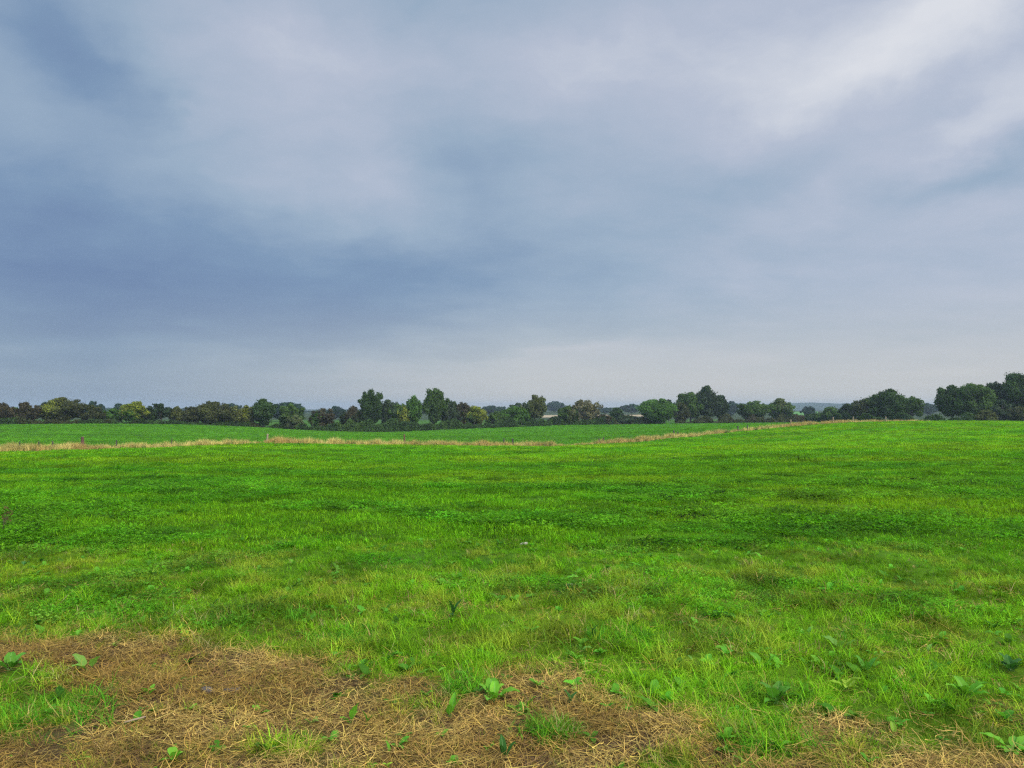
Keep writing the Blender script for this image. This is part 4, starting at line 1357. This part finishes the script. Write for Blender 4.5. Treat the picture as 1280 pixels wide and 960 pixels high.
# brightness of the cloud deck: lighter to the right and upward
T0 = t.math('MULTIPLY_ADD', az, .22, .505)
T0 = t.math('MULTIPLY_ADD', t.math('SUBTRACT', n_a, .5), .24, T0)
T0 = t.math('MULTIPLY_ADD', t.math('SUBTRACT', n_b, .5), .16, T0)
T0 = t.math('MULTIPLY_ADD', t.math('SUBTRACT', n_c, .5), .27, T0)
BL = [  # cloud masses: px, py, half width, half height, tilt, amount
 (55, 35, 90, 34, -28, -.24), (150, 90, 80, 28, -30, -.19), (216, 120, 30, 16, -20, -.10),
 (560, 45, 170, 60, 5, .16), (900, 95, 150, 70, 12, .22), (1110, 330, 220, 60, 0, .09), (330, 50, 150, 60, 0, .06),
 (10, 110, 120, 45, -25, .10), (330, 40, 150, 55, -12, .28), (320, 190, 190, 60, -18, .20), (470, 225, 70, 32, -25, .16), (300, 110, 110, 50, 0, .08),
 (60, 250, 160, 60, -12, -.12), (280, 370, 260, 62, 0, -.34), (20, 330, 150, 80, 0, -.18), (470, 350, 160, 60, 0, -.10),
 (565, 190, 80, 40, 10, -.13), (660, 330, 220, 90, 0, -.04), (700, 85, 180, 36, 22, .20), (900, 25, 160, 40, 10, .08),
 (1110, 60, 140, 52, 22, .36), (1220, 15, 110, 50, 10, .20), (1235, 135, 120, 26, 18, .26), (1040, 165, 170, 30, 20, -.08), (1240, 192, 110, 20, 14, -.16),
 (1060, 232, 150, 22, 14, .10), (880, 165, 110, 30, 25, .05), (1240, 250, 120, 20, 12, .06), (860, 320, 160, 60, 0, .02),
 (540, 478, 190, 28, 0, .20), (690, 442, 80, 9, 3, .16), (1000, 480, 420, 40, 0, .18), (150, 490, 220, 24, 0, .03)]
for px, py, sx, sy, rt, am in BL:
    uu = math.atan((px - 640) / F)
    vv = math.atan((HOR - py) / F * math.cos(uu))
    cu = math.cos(uu)
    mpn = t.node('ShaderNodeMapping', vector_type='TEXTURE', ins={'Vector': aw, 'Location': (uu, vv, 0), 'Rotation': (0, 0, R(rt)), 'Scale': (sx * 1.15 / F * cu * cu, sy * 1.15 / F * cu, 1)})
    d2 = t.node('ShaderNodeVectorMath', operation='DOT_PRODUCT', ins={0: mpn.outputs[0], 1: mpn.outputs[0]}).outputs['Value']
    g = t.math('EXPONENT', t.math('MULTIPLY', d2, -.8))
    T0 = t.math('MULTIPLY_ADD', g, am * (.85 if am < 0 else .72), T0)
cloud = t.ramp(T0, [(0.0, (.150, .230, .400)), (.25, (.205, .308, .466)), (.5, (.328, .430, .560)), (.75, (.479, .533, .650)), (1.0, (.74, .76, .81))])
# hazy, greyer air just above the horizon
hz = t.node('ShaderNodeMapRange', interpolation_type='SMOOTHSTEP', ins={'Value': el, 1: .17, 2: .0, 3: 0.0, 4: .72}).outputs[0]
hc = t.mix(t.node('ShaderNodeMapRange', ins={'Value': az, 1: -.5, 2: .02}).outputs[0], (.262, .338, .448, 1), (.61, .605, .58, 1))
cloud = t.mix(hz, cloud, hc)
# sky gain added overhead and behind the camera, to brighten the grass
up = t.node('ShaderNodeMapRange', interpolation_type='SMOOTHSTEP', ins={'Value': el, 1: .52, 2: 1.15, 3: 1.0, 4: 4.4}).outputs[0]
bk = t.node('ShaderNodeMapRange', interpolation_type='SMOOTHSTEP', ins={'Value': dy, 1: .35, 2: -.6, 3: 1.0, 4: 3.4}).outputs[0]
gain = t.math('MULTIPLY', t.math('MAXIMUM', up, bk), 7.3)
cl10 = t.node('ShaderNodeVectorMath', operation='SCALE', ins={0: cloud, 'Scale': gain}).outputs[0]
sky = t.node('ShaderNodeTexSky', sky_type='NISHITA', sun_disc=False, sun_elevation=SUN_EL, sun_rotation=SUN_AZ)
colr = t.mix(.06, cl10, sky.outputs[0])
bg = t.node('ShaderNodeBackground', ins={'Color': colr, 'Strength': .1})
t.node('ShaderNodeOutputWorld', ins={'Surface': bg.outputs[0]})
w.cycles.sampling_method = 'MANUAL'
w.cycles.sample_map_resolution = 1024

sl = bpy.data.lights.new('sun', 'SUN')
sl.energy = 1.5
sl.angle = R(14)
sl.color = (1.0, .96, .88)
so = bpy.data.objects.new('sun', sl)
COL.objects.link(so)
sd = Vector((math.sin(SUN_AZ) * math.cos(SUN_EL), math.cos(SUN_AZ) * math.cos(SUN_EL), math.sin(SUN_EL)))
so.rotation_euler = sd.to_track_quat('Z', 'Y').to_euler()
so.location = (20, -20, 40)

# ------------------------------------------------------------------ camera and render settings
cam = bpy.data.cameras.new('camera')
cam.sensor_width = 36
cam.lens = F / 1280 * 36
cam.clip_start = .05
cam.clip_end = 8000
co = bpy.data.objects.new('camera', cam)
COL.objects.link(co)
co.location = (0, 0, ZC)
co.rotation_euler = (math.pi / 2 + TH, 0, 0)
SC.camera = co
SC.view_settings.view_transform = 'Standard'
SC.view_settings.look = 'None'
SC.view_settings.exposure = .45
SC.view_settings.gamma = 1
SC.view_settings.use_curve_mapping = False
SC.render.engine = 'CYCLES'
cy = SC.cycles
cy.use_denoising = False
cy.use_adaptive_sampling = False
cy.filter_width = 1.3
cy.max_bounces = 6
cy.diffuse_bounces = 3
cy.glossy_bounces = 2
cy.transmission_bounces = 3
cy.volume_bounces = 1
cy.transparent_max_bounces = 4
